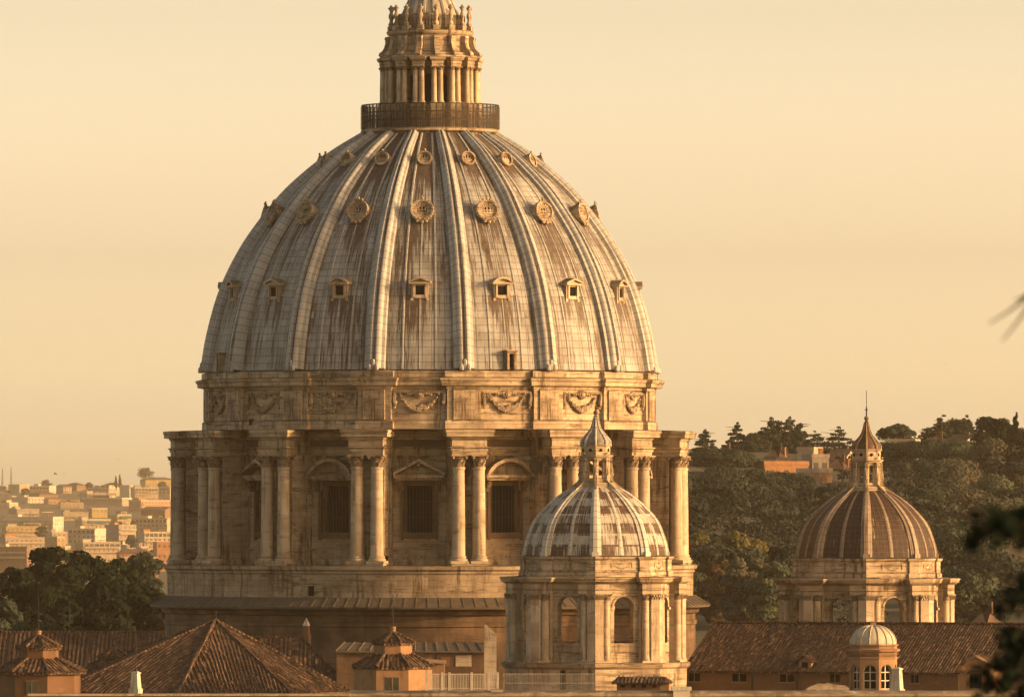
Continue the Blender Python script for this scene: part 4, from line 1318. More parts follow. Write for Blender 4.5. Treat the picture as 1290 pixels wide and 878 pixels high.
for a, b in ((868, 882), (923, 940), (983, 1000), (1046, 1058), (1148, 1157)):
    x0, x1 = nave_x(a), nave_x(b)
    m = MB(); m.bx(x0, x1, yw-.05, yw+.3, nz(859.5), nz(849.5))
    f = m.build("window", M_pane, nv)
    m = MB(); m.bx((x0+x1)/2-.04, (x0+x1)/2+.04, yw-.08, yw, nz(859.5), nz(849.5)); m.bx(x0-.12, x1+.12, yw-.14, yw+.05, nz(860.8), nz(859.5)); m.build("sill", M_ochre, f)
for a in (948, 1005):
    m = MB(); x0 = nave_x(a); m.tube([(x0, yw-.12, nz(848)), (x0, yw-.12, nz(885))], .08, 6); m.build("downpipe", M_iron, nv)
# gabled dormer on that roof
def gable_dormer(xp, ytop, yeave, ybot, wpx, winpx, name, mw, wide_roof=0.3, dy=0.8):
    x = nave_x(xp); w = wpx*K*944/2; y0 = -run/2+dy
    m = MB(); m.bx(x-w, x+w, y0, y0+5.0, nz(ybot), nz(yeave)); m.add([(x-w, y0, nz(yeave)), (x+w, y0, nz(yeave)), (x, y0, nz(ytop)-.1)], [(0, 1, 2)])
    d = m.build(name, mw, nv)
    m = MB(); o = wide_roof
    roof_slope(m, (x-w-o, y0+5, nz(yeave)-.15), (x-w-o, y0-.35, nz(yeave)-.15), (x, y0-.35, nz(ytop)), (x, y0+5, nz(ytop)), .4)
    roof_slope(m, (x+w+o, y0-.35, nz(yeave)-.15), (x+w+o, y0+5, nz(yeave)-.15), (x, y0+5, nz(ytop)), (x, y0-.35, nz(ytop)), .4)
    m.build("dormer_roof", M_tile, d)
    ww = winpx*K*944/2
    m = MB(); m.bx(x-ww, x+ww, y0-.04, y0+.2, nz(ybot-5), nz(yeave+1.5)); m.build("pane", M_pane, d)
gable_dormer(1013, 826, 833, 846, 17, 8, "dormer", M_ochre)

# small turret with a round lead dome before the nave
YT = 905.0
def tz(y): return pz(y, YT)
def tw(n): return n*K*YT
tur = empty("domed_turret", (px(1100, YT), YT, 0), RAD(2), "small ochre turret with pale rounded dome and white barred arched windows", "turret")
OC = ngon(8, 9.5)
m = MB(); RT = tw(31); AT = RT*math.cos(RAD(22.5))
for k in range(8):
    b = RAD(9.5-22.5+45*k); R_ = Matrix.Rotation(b, 4, 'Z')
    m.panel(AT*math.tan(RAD(22.5)), tz(874), tz(823), tw(8.6), tz(868), tz(845), -AT, .5, True, 12, m=R_)
m.vprism(nplan(0, 0, RT, OC), 0, tz(873.9))
m.sweep(nplan(0, 0, RT, OC), [(-.2, tz(829.5)), (.12, tz(829)), (.12, tz(827.5)), (0, tz(827)), (0, tz(822)), (.25, tz(820)), (.32, tz(817.5)), (0, tz(816)), (0, tz(814)), (.12, tz(813)), (.12, tz(811.5)), (-1, tz(811))])
tb = m.build("wall", M_ochre, tur)
m = MB()
sp = spline([(tw(29), tz(811)), (tw(28.6), tz(806)), (tw(25.5), tz(799)), (tw(19), tz(792.5)), (tw(10), tz(788.5)), (tw(0.3), tz(787.5))], 4)
m.lathe(sp, 32)
for k in range(16): m.tube([(*polar(RAD(22.5*k+9.5), r+.01), z+.02) for r, z in sp], .09, 5, .04)
m.build("dome", plain("pale_lead", (0.42, 0.37, 0.28), 0.6, 0.35, 0.7), tur)
m = MB(); m.bx(-tw(3.6), tw(3.6), -tw(3.6), tw(3.6), tz(789), tz(783.5)); m.bx(-tw(4.4), tw(4.4), -tw(4.4), tw(4.4), tz(783.5), tz(782.3)); m.build("finial_block", M_ochre, tur)
for k in (-1, 0, 1, 2):
    b = RAD(9.5-22.5+45*k)
    m = MB(); pts = [(-tw(8.5), tz(868)), (tw(8.5), tz(868))]+[(tw(8.5)*math.cos(math.pi*i/12), tz(845)+tw(8.5)*math.sin(math.pi*i/12)) for i in range(13)]
    m.prism(pts, -AT+.38, -AT+.42); w = m.build("window", M_pane, tur, rz=b)
    m = MB()
    for x in (-1, 0, 1): m.bx(x*tw(8)-.05, x*tw(8)+.05, -AT+.25, -AT+.36, tz(868), tz(846 if x else 837))
    for y in (867, 856.5, 846): m.bx(-tw(8.3), tw(8.3), -AT+.24, -AT+.34, tz(y)-.05, tz(y)+.05)
    for i in range(12):
        a0, a1 = math.pi*i/12, math.pi*(i+1)/12
        m.prism([(tw(7.6)*math.cos(a0), tz(845)+tw(7.6)*math.sin(a0)), (tw(7.6)*math.cos(a1), tz(845)+tw(7.6)*math.sin(a1)), (tw(8.6)*math.cos(a1), tz(845)+tw(8.6)*math.sin(a1)), (tw(8.6)*math.cos(a0), tz(845)+tw(8.6)*math.sin(a0))], -AT+.24, -AT+.36)
    m.build("muntins", M_paint, w)

def tapered(m, cx, cy, w0, w1, z0, z1, d=None):
    vs = [(cx+s*w, cy+t*w, z) for w, z in ((w0, z0), (w1, z1)) for s, t in ((-1, -1), (1, -1), (1, 1), (-1, 1))]
    m.add(vs, [(3,2,1,0), (4,5,6,7), (0,1,5,4), (1,2,6,5), (2,3,7,6), (3,0,4,7)])

# white obelisk chimneys
def obelisk(xp, Y, y0, y1, wpx, label, mat, top="flat"):
    c = empty("chimney", (px(xp, Y), Y, 0), RAD(-24), label, "chimney")
    w = wpx*K*Y/2/1.2; m = MB()
    m.box((0, 0, pz(y0+2, Y)/2), (w*2.5, w*2.5, pz(y0+2, Y)))
    tapered(m, 0, 0, w*1.25, w*1.25, pz(y0, Y)-.3, pz(y0-4, Y)); tapered(m, 0, 0, w*1.02, w*.78, pz(y0-4, Y), pz(y1+2, Y))
    m.build("shaft", mat, c)
    m = MB(); tapered(m, 0, 0, w*.95, w*.95, pz(y1+2, Y), pz(y1+.4, Y))
    if top == "pyramid": tapered(m, 0, 0, w*.9, .03, pz(y1+.4, Y), pz(y1-8, Y))
    else: tapered(m, 0, 0, w*.8, w*.55, pz(y1+.4, Y), pz(y1-.6, Y))
    m.build("cap", M_white, c)
obelisk(1130, 893.0, 872, 841, 15, "white tapered chimney standing just right of the small domed turret", M_white)
obelisk(171, 885.0, 871, 846, 12.5, "white tapered chimney stub on the coping below the big pyramid roof", M_white)
obelisk(386, 955.0, 803, 786, 8.5, "narrow brick chimney with a white pyramid cap against the dark lower wall", M_ochre_d, "pyramid")

# curved pediment house at the right end
YD = 908.0
pd = empty("pedimented_attic_house", (px(1233, YD), YD, 0), RAD(-14), "small ochre attic house with curved shoulders and tiled gable near the right edge", "house")
def dz(y): return pz(y, YD)
def dw(n): return n*K*YD
pts = [(-dw(23), dz(900)), (dw(23), dz(900)), (dw(23), dz(849)), (dw(19), dz(848)), (dw(17), dz(843)), (dw(15), dz(837)), (dw(8), dz(831)), (0, dz(828)), (-dw(8), dz(831)), (-dw(15), dz(837)), (-dw(17), dz(843)), (-dw(19), dz(848)), (-dw(23), dz(849))]
m = MB(); m.prism(pts, -1.5, -.9); m.bx(-dw(21), dw(21), -.9, 6, 0, dz(846)); m.bx(-dw(23), dw(23), -1.5, -.9, 0, dz(899.5)); m.build("wall", M_ochre, pd)
m = MB()
for s in (-1, 1):
    m.tube([(s*dw(16), -1.5, dz(838)), (s*dw(9), -1.5, dz(831)), (0, -1.5, dz(826.5))], .22, 6)
    m.ball((s*dw(17.5), -1.4, dz(842)), .42, 8, 6)
m.build("cornice", M_ochre, pd)
m = MB()
roof_slope(m, (-dw(20), 6, dz(838)), (-dw(20), -1.8, dz(838)), (0, -1.8, dz(826)), (0, 6, dz(826)), .4)
roof_slope(m, (dw(20), -1.8, dz(838)), (dw(20), 6, dz(838)), (0, 6, dz(826)), (0, -1.8, dz(826)), .4)
m.build("roof", M_tile, pd)
m = MB(); m.bx(-dw(7.5), dw(7.5), -1.56, -1.2, dz(866), dz(848)); w = m.build("window", M_pane, pd)
m = MB(); m.prism([(-dw(11), dz(848)), (dw(11), dz(848)), (dw(6.5), dz(843)), (-dw(6.5), dz(843))], -2.2, -1.45); m.build("window_hood", M_iron, w)

# pale tarpaulin heaps below the nave wall
YH = 925.0
m = MB()
prof = [(0, 0), (3, .5), (9, 1.05), (14, 1.5), (20, 1.3), (24, 1.6), (31, 1.2), (44, .9), (50, 0)]
x0 = px(1015, YH); zb = pz(868, YH)
m.prism([(x0+a*K*YH*1.15, zb+b*.42) for a, b in prof], YH, YH+2.5)
m.bx(x0, x0+50*K*YH*1.15, YH, YH+2.5, 0, zb)
tag(m.build("terrace_shed", M_coping), "low pale sheeted lean-to under the ochre nave wall left of the turret", "shed")

# hut with a tiled roof and four little windows, before the nearer cupola
YK = 900.0
def kz(y): return pz(y, YK)
def kw(n): return n*K*YK
hut = empty("tiled_hut", (px(808, YK), YK, 0), RAD(-6), "long low hut with four tiny square windows under a clay tile roof", "hut")
m = MB(); m.bx(-kw(30), kw(25), -1, 2, 0, kz(858)); m.build("wall", M_ochre_d, hut)
m = MB()
roof_slope(m, (-kw(36), -1.7, kz(859.5)), (kw(37), -1.7, kz(859.5)), (kw(29), .5, kz(852)), (-kw(29), .5, kz(852)), .4)
roof_slope(m, (kw(37), -1.7, kz(859.5)), (kw(37), 2.7, kz(859.5)), (kw(29), .5, kz(852)), (kw(29), .5, kz(852)), .4)
roof_slope(m, (-kw(36), 2.7, kz(859.5)), (-kw(36), -1.7, kz(859.5)), (-kw(29), .5, kz(852)), (-kw(29), .5, kz(852)), .4)
roof_slope(m, (kw(37), 2.7, kz(859.5)), (-kw(36), 2.7, kz(859.5)), (-kw(29), .5, kz(852)), (kw(29), .5, kz(852)), .4)
m.bx(-kw(35.5), kw(36.5), -1.65, 2.6, kz(861), kz(859.7))
m.build("roof", M_tile, hut)
m = MB(); m.bx(-kw(2.6), kw(2.6), -1.05, -.8, kz(865.5), kz(861.7)); w = m.build("window", M_void, hut); w.location.x = -kw(22.5)
for t in (-9, 4.5, 18): c_ = copy_of(w, hut); c_.location.x = kw(t)
m = MB(); m.bx(kw(25)-.02, kw(36), -.9, 1.9, 0, kz(860.5)); m.build("side_wing", M_ochre, hut)

# long stone parapet along the bottom of the view, with its cornice and blocks
YP = 884.0
def pz_(y): return pz(y, YP)
par = empty("stone_parapet", (0, YP, 0), 0, "long weathered stone parapet with a projecting cornice along the bottom edge", "parapet")
m = MB()
m.sweep([(px(442, YP), 0), (px(1330, YP), 0), (px(1330, YP), 2.2), (px(442, YP), 2.2)], [(0, 0), (0, pz_(884)), (.25, pz_(882)), (.3, pz_(879)), (.7, pz_(876.5)), (.75, pz_(873)), (.5, pz_(871)), (.05, pz_(869.8)), (-1, pz_(869.6))])
m.build("cornice_wall", M_coping, par)
m = MB(); m.bx(px(848, YP), px(869, YP), -.9, 2.4, pz_(900), pz_(867.5)); m.bx(px(846, YP), px(871, YP), -1.0, 2.5, pz_(869), pz_(865)); m.build("pedestal", M_white, par)
m = MB(); m.bx(px(618, YP), px(634, YP), -.5, 2.3, pz_(900), pz_(868)); m.build("pier", M_coping, par)
low = empty("brick_coping", (0, YP-3, 0), 0, "low coping ledge with a bright sunlit edge beneath the pyramid roof", "coping")
m = MB(); m.bx(px(36, YP-3), px(441, YP-3), 0, 1.6, 0, pz_(875.5)); m.build("ledge_wall", M_ochre_d, low)
m = MB(); m.bx(px(35, YP-3), px(441, YP-3), -.25, 1.9, pz_(875.4), pz_(872.6)); m.build("ledge", M_coping, low)

# big pyramid roof
YB = 925.0
def bz(y): return pz(y, YB)
pyr = empty("pyramid_roofed_hall", (px(272, YB), YB, 0), 0, "wide eight sided hall under a big clay tiled pyramid roof in the foreground", "hall")
PC = ngon(8, -10); R_ = 200*K*YB
m = MB(); poly_roof(m, 0, 0, R_, pz(872, 909)-.1, bz(781), PC, pitch=.46)
widen = lambda x: x*(1.2 if x < 0 else .86)
m.v = [(widen(p[0]), p[1], p[2]) for p in m.v]; m.build("roof", M_tile, pyr)
m = MB(); m.vprism([(widen(p[0]), p[1]) for p in nplan(0, 0, R_-.5, PC)], 0, pz(872, 909)-.3); m.build("wall", M_ochre_d, pyr)
m = MB(); m.tube([(0, 0, bz(783)), (0, 0, bz(769))], .06, 5); m.ball((0, 0, bz(780.5)), .25, 8, 6); m.bx(-.25, .25, -.03, .03, bz(772), bz(771.5)); m.build("finial", M_iron, pyr)
# hipped roofs behind and beside it
YE = 952.0
hp = empty("hipped_roof_house", (px(360, YE), YE, 0), 0, "hipped clay roof house half hidden behind the pyramid roof, below the dark wall", "house")
def ez(y): return pz(y, YE)
def ew(n): return n*K*YE
m = MB(); zE = pz(868, YE-10)
A, B, Cc, D = (-ew(150), -10, zE), (ew(86), -10, zE), (ew(86), 6, zE), (-ew(150), 6, zE)
r0, r1 = (-ew(60), -1, ez(802)), (ew(20), -1, ez(802))
roof_slope(m, A, B, r1, r0, .55); roof_slope(m, B, Cc, r1, r1, .55); roof_slope(m, Cc, D, r0, r1, .55); roof_slope(m, D, A, r0, r0, .55)
ridge(m, Vector(r0), Vector(r1)); ridge(m, Vector(B), Vector(r1)); ridge(m, Vector(A), Vector(r0))
m.build("roof", M_tile, hp)
m = MB(); m.bx(-ew(147), ew(83), -9.7, 5.7, 0, zE-.1); m.build("wall", M_ochre_d, hp)
# low long roof at the left edge
YL = 955.0
lg = empty("long_tiled_house", (px(80, YL), YL, 0), 0, "long dark tiled roof house spanning the left edge under the trees", "house")
def lz(y): return pz(y, YL)
def lw(n): return n*K*YL
m = MB(); zE = pz(862, YL-8)
roof_slope(m, (-lw(130), -8, zE), (lw(132), -8, zE), (lw(126), 4, lz(797)), (-lw(130), 4, lz(797)), .5)
ridge(m, (-lw(130), 4, lz(797)), (lw(126), 4, lz(797)))
m.build("roof", M_tile_old, lg)
m = MB(); m.bx(-lw(129), lw(126), -7.6, 4, 0, zE-.1); m.add([(lw(125.5), -7.6, zE), (lw(125.5), 4, zE), (lw(125.5), 4, lz(798))], [(0, 1, 2)]); m.build("wall", M_ochre_d, lg)

# octagonal lantern houses with two tiled roofs each
def tile_turret(xp, Y, e_low, t_low, R_low, t_up_eave, e_up, R_up, apex, R_drum, R_wall, off, label, wall_m, fin, win, mast_top=None, cross=False, dish=False):
    c = empty("roof_lantern_house", (px(xp, Y), Y, 0), 0, label, "roof turret")
    def z(y): return pz(y, Y)
    def w(n): return n*K*Y
    cs = ngon(8, off)
    m = MB(); m.vprism(nplan(0, 0, w(R_wall), cs), 0, z(e_low)-.05); m.build("wall", wall_m, c)
    m = MB(); poly_roof(m, 0, 0, w(R_low), z(e_low), z(t_low), cs, w(R_drum)*.98, pitch=.5); m.build("lower_roof", M_tile, c)
    m = MB(); m.vprism(nplan(0, 0, w(R_drum), cs), z(t_low)-.8, z(e_up)-.05); d = m.build("drum", wall_m, c)
    m = MB(); poly_roof(m, 0, 0, w(R_up), z(e_up), z(apex), cs, w(3), pitch=.5); m.build("upper_roof", M_tile, c)
    m = MB(); m.lathe([(w(3.2), z(apex)-.2), (w(3.2), z(apex-fin*.6)), (w(4), z(apex-fin*.7)), (w(4), z(apex-fin)), (w(1), z(apex-fin)-.02)], 12); m.build("chimney_pot", M_ochre, c)
    if mast_top:
        m = MB(); m.tube([(0, 0, z(apex-fin)-.1), (0, 0, z(mast_top))], .055, 5, .03)
        if cross: m.bx(-w(4), w(4), -.04, .04, z(773), z(772.2)); m.bx(-w(2.5), w(2.5), -.04, .04, z(776), z(775.4))
        if dish: m.ball((0, -.1, z(782)), .28, 8, 6, (1, 1, .6))
        m.build("mast", M_iron, c)
    wx, wy0, wy1, ww, ang = win
    A_ = w(R_wall)*math.cos(RAD(22.5))
    m = MB(); m.bx(w(wx-ww), w(wx+ww), -A_-.06, -A_+.2, z(wy1), z(wy0)); wn_ = m.build("window", M_green, c, rz=ang)
    m = MB(); m.bx(w(wx)-.05, w(wx)+.05, -A_-.09, -A_, z(wy1), z(wy0)); m.bx(w(wx-ww)-.1, w(wx+ww)+.1, -A_-.08, -A_, z(wy0), z(wy0)+.1); m.build("window_frame", wall_m, wn_)
    return c
tile_turret(48.5, 912.0, 845.5, 829, 62, 0, 815, 30, 801, 26, 54, 15, "eight sided brown roof turret with aerial mast at the left edge of the photo", M_ochre_d, 7, (-6, 857, 873, 7, 0), 745, dish=True)
tile_turret(495, 905.0, 839, 823.5, 55, 0, 809, 29, 797, 26, 53, -22.5, "eight sided ochre roof turret with green shutters and thin iron cross beside the nearer cupola", M_ochre, 8, (0, 852, 870, 8, 0), 749, cross=True)
tile_turret(144, 925.0, 838, 832, 34, 0, 828, 22, 817, 18, 28, 10, "small squat tiled roof turret peeping up left of the pyramid roof", M_ochre_d, 2, (0, 846, 850, 3, 0))

# low service buildings between turret and cupola
YS = 938.0
def sz(y): return pz(y, YS)
def sx(x): return px(x, YS)
an = empty("lead_roofed_annex", (0, YS, 0), 0, "low ochre annex with a sloping lead roof and a pale blind window", "annex")
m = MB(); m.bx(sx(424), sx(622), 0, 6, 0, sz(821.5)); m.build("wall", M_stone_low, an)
m = MB(); m.prism([(sx(423), sz(821.5)), (sx(622), sz(821.5)), (sx(622), sz(819.8)), (sx(423), sz(819.8))], -.5, 6)
m.add([(sx(423), -.5, sz(819.8)), (sx(622), -.5, sz(819.8)), (sx(612), 6, sz(810)), (sx(433), 6, sz(810))], [(0, 1, 2, 3)])
for i in range(15):
    t = i/14; m.tube([(sx(423)+(sx(622)-sx(423))*t, -.5, sz(819.8)+.03), (sx(433)+(sx(612)-sx(433))*t, 6, sz(810)+.03)], .08, 4)
m.build("lead_roof", M_skirt, an)
m = MB(); m.bx(sx(574), sx(594), -.06, .2, sz(839), sz(825)); m.build("blind_window", M_coping, an)
m = MB(); m.bx(sx(555), sx(567), -.05, .2, sz(839), sz(827)); m.build("niche", M_ochre_d, an)
m = MB(); m.bx(sx(549), sx(551), -.12, .1, sz(846), sz(822)); m.build("downpipe", M_iron, an)
m = MB(); m.prism([(px(610, 930), pz(787, 930)), (px(613, 930), pz(787, 930)), (px(625.5, 930), pz(799, 930)), (px(625.5, 930), 0), (px(610, 930), 0)], 0, .6)
o = m.build("sloping_parapet", M_coping); o.location = (0, 930, 0); tag(o, "white sloping parapet wall climbing beside the annex roof", "wall")
m = MB(); m.bx(px(530, 925), px(560, 925), 0, 4, 0, pz(834, 925)); m.add([(px(529, 925), -.3, pz(834, 925)), (px(562, 925), -.3, pz(836, 925)), (px(562, 925), 4.2, pz(832, 925)), (px(529, 925), 4.2, pz(830, 925))], [(0, 1, 2, 3)])
o = m.build("lean_to", M_ochre); o.location = (0, 925, 0); tag(o, "small lean-to shed with a dark flat roof right of the shuttered turret", "shed")
# white picket railing on the terrace
YF = 893.0
fz = lambda y: pz(y, YF)
rl = empty("terrace_railing", (0, YF, 0), 0, "white picket terrace railing in front of the annex", "railing")
m = MB(); x0, x1 = px(537, YF), px(627, YF)
n = 46
for i in range(n+1):
    x = x0+(x1-x0)*i/n; m.bx(x-.035, x+.035, -.03, .03, fz(870), fz(848))
m.bx(x0, x1, -.05, -.03, fz(849.4), fz(848.2)); m.bx(x0, x1, -.05, -.03, fz(867), fz(866))
m.build("pickets", M_paint, rl)
for xp in (537, 557, 566, 594, 616, 627):
    m = MB(); x = px(xp, YF); m.bx(x-.12, x+.12, -.08, .16, fz(871), fz(846.5)); m.build("post", M_paint, rl)
m = MB(); m.bx(px(530, YF), px(640, YF), -.8, 6, 0, fz(870)); tag(m.build("terrace_block", M_ochre_d, loc=(0, YF, 0)), "plain brown terrace block carrying the white picket railing", "terrace")
# thin railing on the base ledge of the nearer cupola
rl = empty("ledge_railing", (0, 934.0, 0), 0, "thin iron picket fence at the foot of the nearer cupola", "railing")
m = MB(); Yr = 934.0
for i in range(60):
    x = px(634+(748-634)*i/59, Yr); m.bx(x-.02, x+.02, -.02, .02, pz(873, Yr), pz(848, Yr))
for y in (848.5, 860): m.bx(px(634, Yr), px(830, Yr), -.05, -.02, pz(y, Yr)-.03, pz(y, Yr)+.03)
m.build("pickets", M_sheet, rl)
m = MB(); m.bx(px(632, Yr), px(835, Yr), -.4, 1, 0, pz(872, Yr)); m.build("footing", M_coping, rl)
# poles
def pole(xp, Y, y0, y1, label, r=.05, extra=None):
    o = MB(); o.tube([(0, 0, 0), (0, 0, pz(y1, Y)-pz(y0, Y))], r, 6, r*.6)
    o.lathe([(r*3, -.2), (r*3, .15), (r*1.2, .3)], 8)
    if extra == "lamp": o.ball((0, 0, pz(y1, Y)-pz(y0, Y)), r*2, 6, 5)
    t = o.build("pole", M_iron, loc=(px(xp, Y), Y, pz(y0, Y))); tag(t, label, "pole")
pole(171.5, 885.2, 845.5, 797, "thin lightning pole rising from the white chimney stub")
pole(87.5, 960.0, 800, 758, "bare thin pole on the long left roof beneath the dark trees", .07, "lamp")
# scenery block under everything: the lower basilica roofs
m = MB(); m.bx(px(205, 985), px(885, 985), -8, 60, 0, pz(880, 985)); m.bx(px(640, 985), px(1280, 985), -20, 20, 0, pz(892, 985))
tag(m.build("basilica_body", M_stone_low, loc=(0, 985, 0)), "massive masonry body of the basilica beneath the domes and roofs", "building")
# ------------------------------------------------------------------ trees
rng = np.random.default_rng(7)
def quads_mesh(name, P_, N_, size, mat, stretch=1.0):
    n = len(P_)
    t = rng.normal(size=(n, 3)); N_ = N_+rng.normal(size=(n, 3))*0.40
    N_ /= np.linalg.norm(N_, axis=1, keepdims=True)
    t = np.cross(N_, t); t /= np.linalg.norm(t, axis=1, keepdims=True); b = np.cross(N_, t)
    s = (size*(0.6+0.8*rng.random(n)))[:, None]
    V = np.stack([P_-t*s*stretch, P_-b*s*.7, P_+t*s*stretch, P_+b*s*.7], axis=1).reshape(-1, 3)
    me = bpy.data.meshes.new(name)
    me.vertices.add(4*n); me.vertices.foreach_set('co', V.astype(np.float32).ravel())
    me.loops.add(4*n); me.loops.foreach_set('vertex_index', np.arange(4*n, dtype=np.int32))
    me.polygons.add(n); me.polygons.foreach_set('loop_start', np.arange(0, 4*n, 4, dtype=np.int32))
    try: me.polygons.foreach_set('loop_total', np.full(n, 4, dtype=np.int32))
    except Exception: pass
    me.update(calc_edges=True); me.validate()
    me.materials.append(mat)
    return me
def lobe_points(lobes, n, flat=1.0):
    """points in the outer skin of ellipsoid lobes (cx, cy, cz, rx, ry, rz)"""
    L = np.array(lobes); w = (L[:, 3]*L[:, 4])**.8; w /= w.sum()
    k = rng.choice(len(L), n, p=w); d = rng.normal(size=(n, 3)); d /= np.linalg.norm(d, axis=1, keepdims=True)
    d[:, 2] = np.where(rng.random(n) < .6, np.abs(d[:, 2]), d[:, 2])
    rr = 0.62+0.42*rng.random(n)**.6
    return L[k, :3]+d*L[k, 3:]*rr[:, None], d
def crown(kind, h, w):
    """lobes of a crown of height h (ground to top) and width w; returns lobes, trunk height"""
    r = random.Random(int(h*100+w*10)+hash(kind) % 97 if False else int(h*100+w*10)+len(kind))
    lb = []
    if kind == 'umbrella':
        for i in range(26):
            a = r.uniform(0, 6.28); d = w*.5*math.sqrt(r.random())*.86
            lb.append((d*math.cos(a), d*math.sin(a), h*.74+h*.16*(1-(2*d/w)**2)+r.uniform(-.4, .4), w*.15, w*.15, h*.115))
        return lb, h*.78
    if kind == 'round':
        for i in range(34):
            a = r.uniform(0, 6.28); z = r.uniform(.30, .93); e = math.sin(math.pi*min(1, max(.08, (z-.18)/.82)))**.65
            d = w*.40*e*math.sqrt(r.random()); s = w*r.uniform(.12, .20)
            lb.append((d*math.cos(a), d*math.sin(a), h*z, s, s, s*.82))
        return lb, h*.6
    if kind == 'cedar':
        n = 11
        for t in range(n):
            z = r.uniform(-.02, .02)+.35+.62*t/(n-1); ww = w*.5*(1.05-z)*1.45
            for j in range(6 if t < n-1 else 1):
                a = r.uniform(0, 6.28); d = ww*r.uniform(.3, .95)
                lb.append((d*math.cos(a), d*math.sin(a), h*(z+r.uniform(-.015, .03)+.05*d/w), w*r.uniform(.10, .17)*(1.25-z), w*r.uniform(.10, .17)*(1.25-z), h*r.uniform(.018, .036)))
        return lb, h*.97
    if kind == 'cypress':
        for t in range(16):
            z = .06+.92*t/15; ww = w*.5*min(1, z*4)*(1-z)**.55
            lb.append((r.uniform(-.1, .1)*w, r.uniform(-.1, .1)*w, h*z, max(.15, ww*.8), max(.15, ww*.8), h*.07))
        return lb, h*.5
    if kind == 'poplar':
        for t in range(18):
            z = .18+.8*t/17; ww = w*.5*math.sin(math.pi*min(.97, max(.1, (z-.05)*.95)))**.7; a = r.uniform(0, 6.28)
            lb.append((ww*.5*math.cos(a), ww*.5*math.sin(a), h*z, ww*.6, ww*.6, h*.075))
        return lb, h*.7
def wood(kind, h, w, th):
    m = MB(); r = random.Random(int(h*7+w)); tr = max(.12, h*.022)
    bend = [(0, 0, -1.5)]+[(r.uniform(-.03, .03)*w*i/4, r.uniform(-.03, .03)*w*i/4, th*i/4) for i in range(1, 5)]
    m.tube(bend, tr, 7, tr*.45)
    for i in range(9 if kind != 'cypress' else 0):
        z = th*r.uniform(.45, .98); a = r.uniform(0, 6.28); L = w*r.uniform(.22, .42)
        up = {'cedar': .10, 'umbrella': .35}.get(kind, .75)
        m.tube([(0, 0, z), (L*.5*math.cos(a), L*.5*math.sin(a), z+L*up*.55), (L*math.cos(a), L*math.sin(a), min(h*.95, z+L*up))], tr*.42, 5, tr*.12)
    return m
M_bark = plain("bark", (0.075, 0.052, 0.036), 0.95, 0.4)
LEAF = {  # hill leaf tones (pine, olive, dry) lifted paler in place of haze
 'pine': leaf("pine_needles", (0.0211, 0.0337, 0.0256), (0.0403, 0.0524, 0.0406), (0.0584, 0.0686, 0.0540)),
 'dark': leaf("dark_evergreen_leaves", (0.0067, 0.0135, 0.0088), (0.0126, 0.0208, 0.0125), (0.0227, 0.0291, 0.0163)),
 'olive': leaf("olive_green_leaves", (0.0463, 0.0636, 0.0420), (0.0786, 0.0948, 0.0630), (0.1008, 0.1148, 0.0780)),
 'lime': leaf("yellow_green_leaves", (0.070, 0.066, 0.027), (0.110, 0.098, 0.040), (0.135, 0.118, 0.048)),
 'rust': leaf("reddish_brown_leaves", (0.1058, 0.0749, 0.0450), (0.1411, 0.0998, 0.0600)),
 'dry': leaf("dry_brown_foliage", (0.0665, 0.0661, 0.0496), (0.0907, 0.0886, 0.0660), (0.1109, 0.1123, 0.0840)),
}
def make_tree(name, kind, h, w, leafk, n, size):
    lb, th = crown(kind, h, w)
    P_, N_ = lobe_points(lb, n)
    root = empty(name, (0, 0, 0))
    t = wood(kind, h, w, th).build("trunk", M_bark, root)
    c = bpy.data.objects.new("crown", quads_mesh("crown", P_, N_, size, LEAF[leafk])); COL.objects.link(c); c.parent = root
    return root, [t, c]
PROTO = {}
def tree(name, kind, leafk, h, w, loc, label, cat="tree", group=None, n=5200, size=.34, rz=None, sc=1.0):
    key = (kind, leafk, h, w)
    if key not in PROTO:
        root, ch = make_tree(name, kind, h, w, leafk, n, size); PROTO[key] = (root, ch)
    else:
        r0, ch0 = PROTO[key]; root = copy_of(r0); root.name = name
        for c in ch0: copy_of(c, root)
        if 'group' in root: del root['group']
    root.location = loc; root.rotation_euler = (0, 0, rnd_t.uniform(0, 6.28) if rz is None else rz); root.scale = (sc, sc, sc*rnd_t.uniform(.94, 1.06))
    return tag(root, label, cat, group)
rnd_t = random.Random(11)
def at_px(x, ytop, Y, h): return (px(x, Y), Y, pz(ytop, Y)-h)

# dark clump at the left, before the city
for (x, yt, Y, h, w, lk, lab) in (
    (62, 690, 1165, 19, 10.5, 'dark', "tall dark evergreen tree with the highest crown of the left clump"),
    (112, 692, 1190, 18, 11.5, 'dark', "broad dark evergreen tree at the middle of the left clump"),
    (15, 714, 1150, 16, 9.5, 'dark', "dark evergreen tree cut off by the left edge of the photo"),
    (148, 703, 1215, 17, 9.0, 'dark', "dark evergreen tree at the right end of the left clump, under the low city rooftops"),
    (184, 697, 1500, 19, 10.0, 'pine', "hazy grey green tree standing farther back between the left clump and the drum"),
    (85, 728, 1120, 15, 10.0, 'dark', "dark leafy tree in the front of the left clump behind the bare pole"),
    (132, 738, 1110, 14, 9.5, 'dark', "dark leafy tree in the front of the left clump above the squat turret"),
    (178, 728, 1125, 15, 10.0, 'dark', "dark leafy tree in front of the left clump close to the plinth of the drum"),
    (40, 745, 1105, 13, 10.0, 'dark', "dark leafy tree in front of the left clump behind the mast of the brown turret"),
    (-6, 757, 1080, 11, 7.0, 'pine', "lighter green tree at the very left edge above the long roof"),
    (205, 745, 1120, 14, 8.0, 'dark', "dark leafy tree tucked against the left corner of the drum base"),
):
    tree("evergreen_tree", 'round', lk, h, w, at_px(x, yt, Y, h), lab, n=9000, size=.30, group="trees of the dark left clump")
